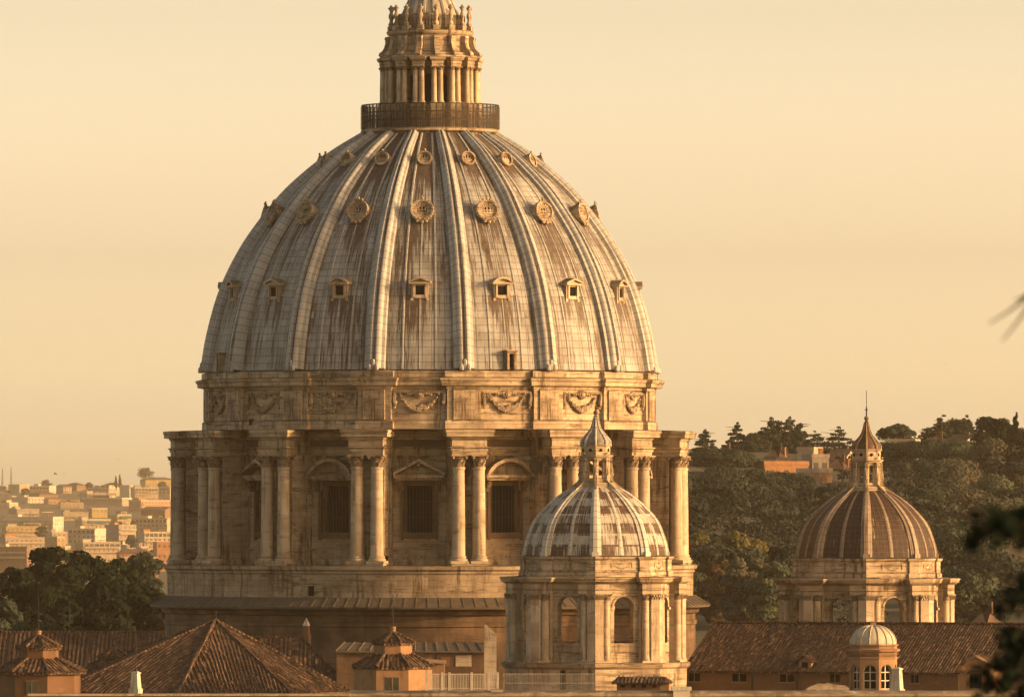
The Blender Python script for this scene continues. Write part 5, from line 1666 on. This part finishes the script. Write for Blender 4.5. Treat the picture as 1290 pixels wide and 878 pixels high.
for (x, yt, lab) in ((32, 781, "small light bush behind the brown turret mast"), (62, 783, "small light bush right of the brown turret mast"), (95, 790, "small dark bush on the ridge of the long roof by the bare pole")):
    tree("bush", 'round', 'olive', 6, 4.5, at_px(x, yt, 1010, 6), lab, "bush", n=2500, size=.2)

# wooded hill on the right
hill = [
 # name, kind, leaf, x, ytop, Y, h, w, label
 ("cedar_tree", 'cedar', 'pine', 888, 543, 2080, 9, 9, "lone small cedar on the skyline nearest the great drum"),
 ("cedar_tree", 'cedar', 'pine', 928, 533, 2120, 10, 7, "slim leaning cedar on the skyline left of the tall cedar grove"),
 ("cedar_tree", 'cedar', 'pine', 973, 527, 2130, 14, 13, "tallest pointed cedar in the middle of the skyline grove"),
 ("cedar_tree", 'cedar', 'pine', 984, 528, 2140, 13, 12, "pointed cedar second from the right end of the skyline grove"),
 ("cedar_tree", 'cedar', 'pine', 996, 529, 2130, 13, 11, "pointed cedar at the right end of the skyline grove"),
 ("cedar_tree", 'cedar', 'pine', 1008, 533, 2110, 12, 9, "separate narrow cedar just right of the skyline grove"),
 ("cedar_tree", 'cedar', 'pine', 1058, 537, 2060, 11, 14, "flat tiered cedar with spreading branches left of the right cupola lantern"),
 ("pine_tree", 'round', 'pine', 949, 545, 2120, 11, 10, "bushy dark pine at the left end of the skyline grove"),
 ("pine_tree", 'round', 'pine', 966, 543, 2150, 11, 11, "bushy dark pine inside the skyline grove behind the tallest cedar"),
 ("pine_tree", 'round', 'pine', 990, 545, 2150, 11, 12, "bushy dark pine filling the right part of the skyline grove"),
 ("cedar_tree", 'cedar', 'pine', 1027, 546, 2090, 10, 13, "low wide cedar between the grove and the flat tiered cedar"),
 ("pine_tree", 'umbrella', 'pine', 1130, 534, 2050, 11, 9, "small open umbrella pine on the skyline right of the cupola spire"),
 ("cedar_tree", 'cedar', 'pine', 1186, 523, 2060, 12, 11, "tall dark cedar above the tiled villa on the right skyline"),
 ("pine_tree", 'round', 'pine', 1204, 530, 2080, 10, 12, "bushy pine just right of the tall cedar above the tiled villa"),
 ("cedar_tree", 'cedar', 'pine', 1217, 526, 2070, 11, 9, "ragged cedar at the right end of the villa trees"),
 ("cedar_tree", 'cedar', 'pine', 1168, 537, 2060, 9, 10, "low cedar left of the tall cedar above the tiled villa"),
 ("pine_tree", 'round', 'dark', 1249, 525, 1850, 14, 11, "large black green pine on the skyline near the right edge"),
 ("cypress_tree", 'cypress', 'dark', 1279, 526, 1800, 13, 3.5, "narrow dark cypress poking up at the right edge of the skyline"),
 ("pine_tree", 'round', 'dark', 1270, 536, 1780, 14, 11, "black green tree mass at the right edge below the cypress"),
 ("pine_tree", 'round', 'dark', 1290, 545, 1760, 15, 12, "black green tree cut by the right edge of the photo"),
 ("umbrella_pine", 'umbrella', 'pine', 905, 562, 1960, 14, 17, "broad umbrella pine high on the slope beside the drum entablature"),
 ("umbrella_pine", 'umbrella', 'pine', 916, 570, 2010, 13, 15, "wide umbrella pine left above the orange villa"),
 ("umbrella_pine", 'umbrella', 'pine', 985, 598, 1880, 15, 17, "dome shaped umbrella pine directly below the orange villa"),
 ("umbrella_pine", 'umbrella', 'pine', 920, 590, 1870, 15, 19, "wide umbrella pine on the slope left of the orange villa"),
 ("umbrella_pine", 'umbrella', 'pine', 935, 606, 1780, 15, 20, "large umbrella pine below and left of the orange villa"),
 ("umbrella_pine", 'umbrella', 'pine', 890, 622, 1690, 15, 20, "large umbrella pine low on the slope against the drum columns"),
 ("umbrella_pine", 'umbrella', 'pine', 1135, 560, 1930, 13, 18, "umbrella pine just right of the right cupola lantern"),
 ("umbrella_pine", 'umbrella', 'pine', 1180, 558, 1920, 13, 20, "long flat umbrella pine below the tiled villa"),
 ("umbrella_pine", 'umbrella', 'olive', 1225, 554, 1900, 13, 19, "sunlit umbrella pine below the right skyline trees"),
 ("umbrella_pine", 'umbrella', 'pine', 1165, 580, 1830, 14, 17, "dark umbrella pine in the middle of the right slope"),
 ("broadleaf_tree", 'round', 'dry', 1255, 566, 1760, 15, 17, "tall brownish bare tree under the right skyline"),
 ("broadleaf_tree", 'round', 'dry', 1200, 584, 1720, 15, 18, "wide brownish bare tree in the middle right of the slope"),
 ("broadleaf_tree", 'round', 'dry', 1235, 620, 1600, 15, 17, "hazy brown tree halfway down the right slope"),
 ("broadleaf_tree", 'round', 'olive', 1175, 612, 1650, 15, 16, "olive green round tree right of the brown cupola dome"),
 ("broadleaf_tree", 'round', 'olive', 1255, 602, 1640, 16, 16, "olive green round tree near the right edge of the slope"),
 ("broadleaf_tree", 'round', 'olive', 1190, 655, 1500, 14, 14, "olive tree low on the slope at the right shoulder of the brown dome"),
 ("broadleaf_tree", 'round', 'olive', 1240, 690, 1400, 14, 13, "grey green tree low on the slope right of the cupola cornice"),
 ("broadleaf_tree", 'round', 'dry', 1275, 700, 1380, 13, 12, "brown green tree at the lower right of the slope"),
 ("broadleaf_tree", 'round', 'olive', 1222, 726, 1340, 12, 12, "rounded bushy tree beside the right cupola drum"),
 ("broadleaf_tree", 'round', 'lime', 903, 660, 1420, 17, 13, "sunlit yellow green tree with billowing crown beside the drum"),
 ("broadleaf_tree", 'round', 'lime', 936, 676, 1400, 16, 11, "smaller yellow green tree to the right of the billowing one"),
 ("broadleaf_tree", 'round', 'lime', 880, 690, 1390, 14, 9, "yellow green tree half hidden by the great drum"),
 ("broadleaf_tree", 'round', 'olive', 965, 684, 1500, 15, 14, "dull green tree filling the gap left of the brown dome"),
 ("broadleaf_tree", 'round', 'olive', 990, 700, 1460, 13, 12, "dull green tree touching the left edge of the right cupola"),
 ("poplar_tree", 'poplar', 'rust', 903, 706, 1360, 13, 5.5, "slender rusty brown tree low on the slope next to the drum"),
 ("poplar_tree", 'poplar', 'dry', 960, 702, 1350, 13, 9, "drooping grey brown tree right of the rusty one"),
 ("poplar_tree", 'poplar', 'dry', 935, 712, 1345, 12, 7, "bare grey brown tree between the rusty one and the drooping one"),
 ("poplar_tree", 'poplar', 'olive', 977, 716, 1340, 12, 8, "weeping olive tree just left of the right cupola drum"),
]
for (nm, kd, lk, x, yt, Y, h, w, lab) in hill:
    gz = ground_z(px(x, Y), Y)
    zt = pz(yt, Y); sc = 1.0
    base = zt-h
    root = tree(nm, kd, lk, h, w, (px(x, Y), Y, base), lab, group="trees of the wooded hill", n=9500 if kd != 'cedar' else 5200, size=.26 if kd != 'cedar' else .24)
    if base > gz+.3:      # longer trunk down to the slope
        mm = MB(); mm.tube([(0, 0, (gz-base-1.0)), (0, 0, -1.0)], .30, 7, .26)
        st = mm.build("lower_trunk", M_bark, root)
    if base < gz-6: root.location.z = base

# the wood between them: far-off crowns that read as one mass
lobs = []
r_ = random.Random(3)
for i in range(340):
    Y = r_.uniform(1290, 2150); x = r_.uniform(640, 1420) if i < 230 else r_.choice([r_.uniform(470, 650), r_.uniform(1400, 1560)])
    X = px(x, Y); g0 = ground_z(X, Y); hh = r_.uniform(7, 12); ww = r_.uniform(4.5, 8)
    if x < 1085: ylim = 612 if x > 935 else 592
    else: ylim = 572
    g0 = min(g0, pz(ylim+r_.uniform(0, 14), Y)-hh)
    umb = r_.random() < .4
    for j in range(12):
        a = r_.uniform(0, 6.28); d = ww*math.sqrt(r_.random())*.8
        z = g0+hh*(.85+.15*(1-(d/ww)**2) if umb else r_.uniform(.25, .95))
        s = ww*r_.uniform(.25, .38); lobs.append((X+d*math.cos(a), Y+d*math.sin(a), z, s, s, s*(.38 if umb else .8)))
P_, N_ = lobe_points(lobs, 460000)
o = bpy.data.objects.new("woodland", quads_mesh("woodland", P_, N_, .30, leaf("mixed_woodland", (0.0242, 0.0349, 0.0286), (0.0504, 0.0587, 0.0510), (0.0706, 0.0774, 0.0690), .05)))  # wood colours lifted a little in place of haze as well
COL.objects.link(o); tag(o, "dense mixed woodland covering the hillside behind the right cupola", "woodland", kind='stuff')

# pine beside the viewer whose branch tips reach into the frame
NT_Y = 60.0
def near_branch(m, leaves, p0, p1, droop, n_tw, seed, ln=.14, thick=.012):
    r = random.Random(seed); p0, p1 = Vector(p0), Vector(p1); pts = []
    for i in range(7):
        t = i/6; pts.append(p0.lerp(p1, t)+Vector((0, 0, -droop*math.sin(math.pi*t*.5)+droop)))
    m.tube(pts, thick, 6, thick*.3)
    for i in range(n_tw):
        t = r.uniform(.25, 1.0); k = min(5, int(t*6)); b = pts[k].lerp(pts[k+1], t*6-k)
        d = Vector((r.uniform(-1, .3), r.uniform(-.6, .6), r.uniform(-1, .5))).normalized()*ln*r.uniform(.5, 1.3)
        m.tube([b, b+d*.5+Vector((0, 0, .01)), b+d], thick*.35, 4, thick*.15)
        for j in range(9):
            leaves.append(tuple(b+d*r.uniform(.2, 1.1)+Vector([r.gauss(0, .022) for _ in range(3)])))
def ppx(x, y, Y=NT_Y): return (px(x, Y), Y, pz(y, Y))
gz0 = ground_z(4.6, NT_Y)
nt_ = empty("foreground_pine", (4.9, NT_Y, gz0), 0, "dark out of focus pine just outside the right edge, its branch tips reaching in", "tree")
def lo(p): return (p[0]-4.9, p[1]-NT_Y, p[2]-gz0)
m = MB(); m.tube([(0, 0, -.5), (.05, 0, 2.5), (0, .05, 5.0), (.02, 0, 7.2)], .16, 9, .05); m.build("trunk", M_bark, nt_)
lv = []
for i, (a, b, yy) in enumerate((((1380, 730), (1258, 838), 60), ((1380, 700), (1264, 762), 60), ((1390, 790), (1238, 866), 60), ((1400, 655), (1222, 668), 38), ((1400, 640), (1262, 652), 38), ((1400, 830), (1262, 898), 60), ((1400, 760), (1274, 802), 60))):
    m = MB(); near_branch(m, lv, lo(ppx(*a, Y=yy)), lo(ppx(*b, Y=yy-.4+.1*i)), .05, (46 if i in (0, 2, 5, 6) else 16 if i in (3, 4) else 34), 40+i, ln=.14 if yy > 50 else .10)
    m.build("branch", M_bark, nt_)
m = MB()
for i, (a, b) in enumerate((((1310, 372), (1245, 408)), ((1310, 375), (1262, 430)), ((1300, 376), (1278, 378)))):
    near_branch(m, [], lo(ppx(*a, Y=48)), lo(ppx(*b, Y=48)), .04, 0, 60+i, thick=.0125)
m.tube([lo(ppx(1308, 373, 48)), (-.3, -8, 4.2), (-.1, -3, 4.7), (0, 0, 5.2)], .013, 6, .03)
m.build("twig", M_bark, nt_)
LP = np.array(lv); o = bpy.data.objects.new("needles", quads_mesh("needles", LP, rng.normal(size=LP.shape), .026, LEAF['dark'], 1.4)); COL.objects.link(o); o.parent = nt_
# ------------------------------------------------------------------ houses on the hill and the city
WALLS = {
 'cream': (0.444, 0.363, 0.244), 'white': (0.503, 0.444, 0.348), 'yellow': (0.414, 0.311, 0.148), 'beige': (0.340, 0.274, 0.192), 'grey': (0.252, 0.215, 0.170),
 'orange': (0.370, 0.185, 0.089), 'pink': (0.370, 0.215, 0.133), 'brick': (0.244, 0.111, 0.059), 'bluegrey': (0.326, 0.318, 0.274), 'brown': (0.178, 0.111, 0.067)}
WALLS = {k: tuple(x*(0.80 if k in ('cream', 'white', 'yellow') else 0.95) for x in c) for k, c in WALLS.items()}
MW = {k: plaster(k+"_wall", c) for k, c in WALLS.items()}
M_flat = plain("flat_roof_felt", (0.30, 0.25, 0.19), 0.9, 0.4, 0.3)
M_far_tile = plain("far_tiles", (0.095, 0.058, 0.040), 0.9, 0.4, 0.5)
M_awn = plain("blue_green_awning", (0.05, 0.11, 0.12), 0.8, 0.3)
M_win = plain("far_window", (0.085, 0.068, 0.052), 0.4, 0.3)
_win_mesh = {}
def house(x0, x1, yt, Y, col, roof, label, floors=3, yaw=-24, extra=(), depth=13, cat="building", name="apartment_building", group="city buildings", down=None):
    """picture columns x0..x1, roof line yt, at distance Y"""
    yw_ = RAD((yaw if down is None else down)+((x0*7+yt*3) % 13)-6)
    wpx = (x1-x0)*K*Y
    W = max(5.0, (wpx-depth*abs(math.sin(yw_)))/math.cos(yw_)) if wpx > 10 else wpx*.75
    xm = (x0+x1)/2
    X = px(xm, Y); zt = pz(yt, Y); g0 = min(ground_z(X, Y)-3, zt-floors*3.3)
    c = empty(name, (X, Y, g0), yw_, label, cat, group)
    h = zt-g0; D = depth
    gab = roof in ('gable', 'hip')
    hw = h-(2.6 if gab else 0)
    m = MB(); m.bx(-W/2, W/2, -D/2, D/2, 0, hw)
    for f in range(1, floors, 2): m.bx(-W/2-.10, W/2+.10, -D/2-.10, D/2+.10, hw-f*3.3-.10, hw-f*3.3+.06)
    if roof == 'gable': 
        m.add([(-W/2, -D/2, hw), (-W/2, D/2, hw), (-W/2, 0, h-.1)], [(0, 2, 1)]); m.add([(W/2, -D/2, hw), (W/2, D/2, hw), (W/2, 0, h-.1)], [(0, 1, 2)])
    m.build("wall", MW[col], c)
    if gab:
        m = MB(); e_ = .6; rx = W/2+e_ if roof == 'gable' else W/2-D*.3
        A, B, Cc, Dd = (-W/2-e_, -D/2-e_, hw-.2), (W/2+e_, -D/2-e_, hw-.2), (W/2+e_, D/2+e_, hw-.2), (-W/2-e_, D/2+e_, hw-.2)
        r0, r1 = (-rx, 0, h), (rx, 0, h)
        m.add([A, B, r1, r0], [(0, 1, 2, 3)]); m.add([Cc, Dd, r0, r1], [(0, 1, 2, 3)])
        if roof == 'hip': m.add([B, Cc, r1], [(0, 1, 2)]); m.add([Dd, A, r0], [(0, 1, 2)])
        m.bx(-W/2-e_, W/2+e_, -D/2-e_, D/2+e_, hw-.35, hw-.22); m.bx(W*.2, W*.2+.6, -.2, .4, h-1.2, h+.5)
        rf = m.build("roof", M_far_tile, c)
    else:
        m = MB(); t = .25
        m.bx(-W/2-.15, W/2+.15, -D/2-.15, -D/2+t, hw, hw+.9); m.bx(-W/2-.15, W/2+.15, D/2-t, D/2+.15, hw, hw+.9)
        m.bx(-W/2-.15, -W/2+t, -D/2+t, D/2-t, hw, hw+.9); m.bx(W/2-t, W/2+.15, -D/2+t, D/2-t, hw, hw+.9)
        m.build("roof_parapet", MW['white' if (x0+yt) % 2 else col], c)
        m = MB(); m.bx(-W/2+t, W/2-t, -D/2+t, D/2-t, hw, hw+.06); m.build("roof", M_flat, c)
        if 'pent' in extra or roof == 'terrace':
            m = MB(); a = -.30 if (x0 % 2) else -.05; m.bx(W*a, W*(a+.42), -D*.2, D*.35, hw, hw+3.0); m.bx(W*a-.4, W*(a+.42)+.4, -D*.2-.8, D*.35+.3, hw+3.0, hw+3.25)
            pt = m.build("penthouse", MW['cream' if col != 'cream' else 'beige'], c)
            m = MB(); m.bx(W*a+.8, W*(a+.42)-.8, -D*.2-.05, -D*.2+.1, hw+.5, hw+2.4); m.build("window", M_win, pt)
    if 'awning' in extra:
        m = MB(); m.add([(-W*.3, -D/2-.05, hw-.6), (W*.45, -D/2-.05, hw-.6), (W*.45, -D/2-2.2, hw-1.9), (-W*.3, -D/2-2.2, hw-1.9)], [(0, 1, 2, 3)]); m.bx(-W*.3, W*.45, -D/2-2.25, -D/2-2.2, hw-2.5, hw-1.85); m.build("awning", M_awn, c)
    if 'chimney' in extra or (int(x0+yt) % 3 == 0 and not gab):
        m = MB(); m.bx(W*.28, W*.28+.9, D*.1, D*.1+.9, hw, hw+2.0); m.bx(W*.28-.1, W*.28+1.0, D*.1-.1, D*.1+1.0, hw+2.0, hw+2.2); m.build("chimney", MW['brick'], c)
    if 'loggia' in extra:
        n = max(3, int(W/3.4)); m = MB(); m.bx(-W/2+.4, W/2-.4, -D/2-.04, -D/2+.1, hw-3.0, hw-.5); lg_ = m.build("loggia_recess", M_win, c)
        m = MB()
        for i in range(n+1):
            x = -W/2+.4+(W-.8)*i/n; m.bx(x-.25, x+.25, -D/2-.5, -D/2-.05, hw-3.0, hw-.4)
        m.bx(-W/2, W/2, -D/2-.6, -D/2-.05, hw-3.9, hw-2.9); m.build("loggia_columns", MW['white'], lg_)
    if not gab and W > 14:
        m = MB(); f0 = 1 + int(x0) % 2
        for f in (f0, f0+1):
            z = hw-f*3.3
            m.bx(-W*.46, W*(.05 if int(yt) % 2 else .46), -D/2-1.5, -D/2-.02, z-.2, z+.02); m.bx(-W*.46, W*(.05 if int(yt) % 2 else .46), -D/2-1.5, -D/2-1.38, z+.03, z+.95)
        m.build("balcony", MW['cream' if int(x1) % 2 else 'beige'], c)
        m = MB(); m.bx(-W*.42, -W*.2, -D*.1, D*.3, hw+.07, hw+2.7); m.bx(-W*.44, -W*.18, -D*.14, D*.32, hw+2.7, hw+2.9); m.build("stair_head", MW['white' if int(x0) % 3 else 'orange'], c)
        m = MB(); m.bx(W*.02, W*.2, -D*.3, D*.1, hw+2.2, hw+2.34)
        for sx_ in (.03, .19):
            for sy_ in (-.28, .08): m.bx(W*sx_-.1, W*sx_+.1, D*sy_-.1, D*sy_+.1, hw+.07, hw+2.2)
        m.build("roof_canopy", M_awn if int(yt) % 4 == 0 else MW['cream'], c)
    if 'antenna' in extra:
        m = MB(); m.tube([(0, 0, hw), (0, 0, hw+6)], .2, 5); 
        for z in (3.6, 4.2, 4.8): m.bx(-1.0, 1.0, -.06, .06, hw+z, hw+z+.12)
        m.build("antenna", M_iron, c)
    # windows on the front and on the sunny right side
    def win(w, hgt, nm="window"):
        k = (w, hgt)
        if k not in _win_mesh:
            mm = MB(); mm.bx(-w/2, w/2, -.06, .12, 0, hgt); mm.bx(-w/2-.18, w/2+.18, -.16, .1, -.16, 0); o = mm.build(nm, M_win, c); _win_mesh[k] = o; return o
        return copy_of(_win_mesh[k], c)
    nf = min(11, max(2, int(W/3.3))); ns = min(7, max(3, int(D/3.3))); top = 1 if 'loggia' in extra else 0
    for f in range(top, min(floors+1, 4)):
        zf = hw-f*3.3-2.5
        for i in range(nf):
            if (i*5+f*3+int(x0)) % 5 < 2: continue
            o = win(1.0 if (f+int(yt)) % 3 else 1.35, 1.45); o.location = (-W/2+W*(i+.5)/nf, -D/2, zf); o.rotation_euler = (0, 0, 0)
        for i in range(ns):
            if (i+f+int(x1)) % 4 == 0: continue
            o = win(1.0, 1.45); o.location = (W/2, -D/2+D*(i+.5)/ns, zf); o.rotation_euler = (0, 0, RAD(90))
    return c

# hill houses
hg = "houses on the wooded hill"
house(952, 1018, 586, 1960, 'orange', 'flat', "long orange villa with a flat parapet among the hill pines", 2, 8, (), 8, "villa", "hill_villa", hg)
house(1006, 1046, 595, 1930, 'pink', 'flat', "lower pink wing right of the long orange villa, with arched ground floor look", 2, -16, (), 8, "villa", "hill_villa", hg)
house(1013, 1042, 577, 1990, 'grey', 'flat', "grey house with a flat roof at the right end of the long orange villa", 2, 10, (), 9, "house", "hill_house", hg)
house(958, 1012, 576, 1985, 'brown', 'hip', "long brown roof rising behind the orange villa parapet", 1, 5, (), 8, "house", "hill_house", hg)
house(1040, 1072, 575, 2000, 'brown', 'hip', "brown roofed house directly left of the right cupola lantern", 2, -20, ('chimney',), 9, "house", "hill_house", hg)
house(1006, 1034, 568, 2040, 'beige', 'flat', "flat roofed beige house above the long orange villa", 2, -20, (), 8, "house", "hill_house", hg)
house(1046, 1076, 565, 2040, 'cream', 'gable', "cream gabled house at the foot of the flat tiered cedar", 2, -28, (), 9, "house", "hill_house", hg)
house(970, 988, 561, 2070, 'beige', 'hip', "pale pinnacled house peeping out below the cedar grove", 2, -24, ('chimney',), 8, "house", "hill_house", hg)
house(897, 927, 560, 2050, 'pink', 'hip', "reddish house with a white dish left of the cedar grove", 2, -20, (), 9, "house", "hill_house", hg)
house(1162, 1196, 546, 2020, 'cream', 'hip', "wide tiled villa low under the tall cedar on the right skyline", 1, -14, (), 10, "villa", "hill_villa", hg)
house(1196, 1232, 547, 2000, 'white', 'gable', "villa with a bright sunlit white gable right of the wide tiled villa", 1, -36, (), 10, "villa", "hill_villa", hg)
house(1112, 1162, 558, 2010, 'beige', 'flat', "low beige terrace house right of the cupola spire under the umbrella pine", 1, -12, (), 8, "house", "hill_house", hg)
house(1232, 1252, 762, 1290, 'pink', 'hip', "tiny pink house among bushes low on the slope by the right cupola", 1, -20, (), 6, "house", "hill_house", hg)

C = [
 (-4, 20, 613, 4850, 'grey', 'flat', "grey block with two tall masts at the far left of the city skyline", 4, ()),
 (10, 39, 611, 4750, 'cream', 'flat', "cream block with a bright side wall right of the mast block on the skyline", 4, ()),
 (38, 70, 613, 4700, 'bluegrey', 'flat', "pale glazed block with slender pillars on the city skyline", 3, ('loggia',)),
 (69, 91, 610, 4720, 'cream', 'gable', "cream house with a tiled gable between the glazed block and the brown roof", 2, ()),
 (79, 110, 608, 4800, 'brown', 'hip', "brown house under a wide dark tiled roof at the middle of the city skyline", 2, ()),
 (112, 150, 615, 4650, 'grey', 'flat', "long grey block with railings on the skyline right of the brown roof", 3, ('pent',)),
 (129, 156, 608, 4900, 'brown', 'hip', "distant hipped brown roof beside the two skyline cypresses", 2, ()),
 (176, 222, 601, 4850, 'yellow', 'hip', "yellow house with a brown roof highest on the city skyline by the drum", 3, ()),
 (164, 204, 615, 4520, 'beige', 'flat', "long beige block with an open loggia under the highest yellow house", 3, ('loggia',)),
 (200, 226, 614, 4480, 'cream', 'flat', "cream block with a blue green awning against the drum column", 3, ('awning',)),
 (152, 168, 612, 4560, 'white', 'flat', "narrow white stair tower left of the long loggia block", 4, ()),
 (100, 147, 622, 4450, 'grey', 'flat', "wide grey block with a band of balconies below the skyline railings", 3, ('loggia',)),
 (19, 56, 627, 4420, 'white', 'flat', "white block with a bright right side below the glazed skyline block", 3, ()),
 (36, 74, 619, 4560, 'brown', 'hip', "long dark tiled roof house below the glazed skyline block", 2, ()),
 (54, 78, 630, 4380, 'pink', 'flat', "small pink orange block right of the white block in the second row", 3, ()),
 (-5, 22, 634, 4250, 'cream', 'terrace', "cream terrace block at the left edge under the white block", 3, ()),
 (72, 106, 634, 4230, 'beige', 'terrace', "beige block with roof terrace in the middle of the third row", 3, ()),
 (103, 166, 628, 4300, 'grey', 'terrace', "broad grey block with many balconies beneath the banded block", 4, ('antenna',)),
 (162, 220, 631, 4150, 'pink', 'flat', "big salmon coloured block left of the drum in the third row", 3, ()),
 (10, 50, 642, 4000, 'grey', 'flat', "grey block with cream end wall in the fourth row at left", 3, ()),
 (76, 112, 646, 3900, 'beige', 'flat', "dull beige block at the centre of the fourth row", 3, ()),
 (108, 136, 641, 3980, 'yellow', 'flat', "small bright yellow block in the fourth row centre", 3, ()),
 (136, 166, 649, 3750, 'yellow', 'terrace', "tall yellow grey corner block right of the centre", 4, ('awning',)),
 (178, 222, 638, 3900, 'brown', 'gable', "brown roofed house with a bright white gable end near the drum", 3, ()),
 (-4, 80, 652, 3650, 'white', 'flat', "very long white block glowing in the sun at the left", 3, ('antenna',)),
 (94, 140, 655, 3600, 'beige', 'flat', "beige block with a blue awning right of the very long white block", 3, ('awning',)),
 (170, 222, 654, 3550, 'beige', 'loggia', "beige block with dark planted terraces near the drum", 3, ('loggia',)),
 (2, 60, 664, 3380, 'yellow', 'terrace', "low yellow block with roof plants in the sixth row at left", 3, ()),
 (86, 133, 667, 3320, 'white', 'flat', "bright white block with a square open gallery in the sixth row", 3, ('loggia',)),
 (58, 90, 671, 3350, 'cream', 'flat', "cream block squeezed between yellow terrace and white gallery blocks", 3, ()),
 (171, 222, 671, 3280, 'cream', 'flat', "cream block with white loggia frames at the lower right of the city", 3, ('loggia',)),
 (132, 172, 662, 3450, 'grey', 'flat', "grey block in shade right of the white gallery block", 4, ('pent',)),
 (-6, 66, 678, 3150, 'grey', 'flat', "long grey shed like block at the lower left of the city", 3, ()),
 (62, 76, 677, 3080, 'yellow', 'flat', "narrow bright yellow tower block above the dark trees", 4, ()),
 (94, 152, 684, 3080, 'beige', 'flat', "beige block with a scalloped white roof edge above the dark trees", 3, ('loggia',)),
 (146, 192, 691, 3000, 'brick', 'hip', "low red brick house with pale skylights above the hazy tree", 2, ()),
 (192, 224, 684, 2950, 'orange', 'flat', "orange brick block beside the drum plinth", 4, ()),
 (-8, 42, 690, 2950, 'brown', 'flat', "large plain brown wall block at the lower left edge", 3, ()),
 (150, 200, 703, 2850, 'pink', 'flat', "pinkish low block just above the hazy tree", 3, ()),
]
for (x0, x1, yt, Y, col, roof, lab, fl, ex) in C:
    house(x0, x1, yt, Y*2, col, roof, lab, fl+2, (24, 20, -18, 28, 14)[int(x0+yt*3) % 5], ex, depth=13*Y/2150)
# smaller blocks wedged between the larger ones
rc_ = random.Random(17)
for i in range(110):
    y = rc_.uniform(612, 696); Y = 2*(4850-(y-608)/(700-608)*1850+rc_.uniform(60, 160)); x = rc_.uniform(-6, 212); w = rc_.uniform(8, 24)
    house(x, x+w, y+rc_.uniform(-2.5, 1.5), Y, rc_.choice(['cream', 'white', 'beige', 'grey', 'yellow', 'pink', 'cream', 'beige', 'bluegrey']), rc_.choice(['flat', 'flat', 'terrace', 'hip', 'hip', 'gable']),
          "small pale infill building wedged between the larger city blocks", rc_.choice([3, 4, 5]), rc_.choice([-20, 16, 24, 28, 12]), rc_.choice([(), ('antenna',), ('chimney',), ('pent',), ('loggia',)]), depth=rc_.uniform(13, 22), group="small infill buildings of the city")
# masts, far trees, birds
for x, top, lab in ((3, 590, "left lattice mast on the far city skyline"), (14, 588, "right and taller lattice mast on the far city skyline")):
    Y = 9720.0; m = MB(); h = pz(top, Y)-pz(614, Y)
    for s in (-1, 1):
        for t in (-1, 1): m.tube([(s*.9, t*.9, -1), (s*.2, t*.2, h)], .24, 4, .14)
    for i in range(9):
        z = h*i/9; k = .9-.7*i/9; m.tube([(-k, -k, z), (k, -k, z+h/9)], .10, 4); m.tube([(k, -k, z), (-k, -k, z+h/9)], .10, 4); m.tube([(-k, k, z), (k, k, z+h/9)], .1, 4)
    tag(m.build("lattice_mast", M_iron, loc=(px(x, Y), Y, pz(614, Y))), lab, "mast", "masts on the skyline")
for nm, kd, lk, x, yt, Y, h, w, lab in (
    ("spreading_tree", 'round', 'pine', 183, 590, 4700, 15, 19, "dark spreading tree on the city skyline beside the yellow house"),
    ("cypress_tree", 'cypress', 'dark', 146, 599, 4650, 14, 4.5, "left of two cypresses on the city skyline"),
    ("cypress_tree", 'cypress', 'dark', 151, 598, 4640, 14, 4.5, "right of two cypresses on the city skyline"),
    ("spreading_tree", 'round', 'pine', 58, 605, 4780, 11, 14, "low dark tree behind the glazed skyline block"),
    ("city_tree", 'round', 'pine', 53, 664, 3300, 12, 10, "round dark tree among the low yellow and cream blocks"),
    ("city_tree", 'round', 'pine', 168, 655, 3500, 12, 7, "narrow dark tree between yellow corner block and planted terraces"),
    ("city_tree", 'round', 'pine', 166, 674, 3200, 11, 9, "dark tree left of the cream block with loggia frames"),
    ("city_tree", 'round', 'pine', 32, 615, 4600, 10, 11, "dark tree in front of the cream skyline block at left"),
    ("city_tree", 'round', 'pine', 205, 606, 4600, 12, 12, "dark tree in front of the highest yellow house"),
    ("city_tree", 'round', 'pine', 112, 608, 4760, 9, 9, "small dark tree right of the brown roof on the city skyline"),
):
    tree(nm, kd, lk, h, w, at_px(x, yt, 2*Y, h), lab, group="trees in the city", n=2600, size=.5)
bm = None
for x, y, Y, s, lab in ((70, 597, 900, .42, "largest bird gliding low over the left city skyline"), (149, 579, 950, .26, "small bird high over the left city skyline"), (81, 596.5, 960, .22, "tiny bird just right of the largest one"), (1190, 458, 950, .22, "lone small bird in the sky right of the great dome")):
    if bm is None:
        m = MB(); m.v = [(0, -.5, 0), (-.09, 0, .03), (.09, 0, .03), (0, .1, .10), (0, .1, -.07), (0, .55, .02), (-.14, .72, .02), (.14, .72, .02),
               (-.62, -.12, .24), (-.60, .16, .22), (.62, -.12, .24), (.60, .16, .22), (-1.25, .12, .05), (1.25, .12, .05), (-.08, .28, .03), (.08, .28, .03)]
        m.f = [[0,1,3],[0,3,2],[0,4,1],[0,2,4],[1,4,14],[14,4,5],[2,15,4],[15,5,4],[1,14,3],[14,5,3],[2,3,15],[15,3,5],[5,6,7],[1,8,9,14],[8,12,9],[2,15,11,10],[10,11,13]]
        m.uv = [None]*len(m.f)
        bm = m.build("bird", plain("dark_plumage", (0.07, 0.055, 0.045), 0.8, 0.3)); o = bm
    else: o = copy_of(bm)
    o.location = P(x, y, Y); o.scale = (s, s, s); o.rotation_euler = (RAD(8), RAD(12), RAD(70 if s > .4 else 30)); tag(o, lab, "bird", "birds in the sky")
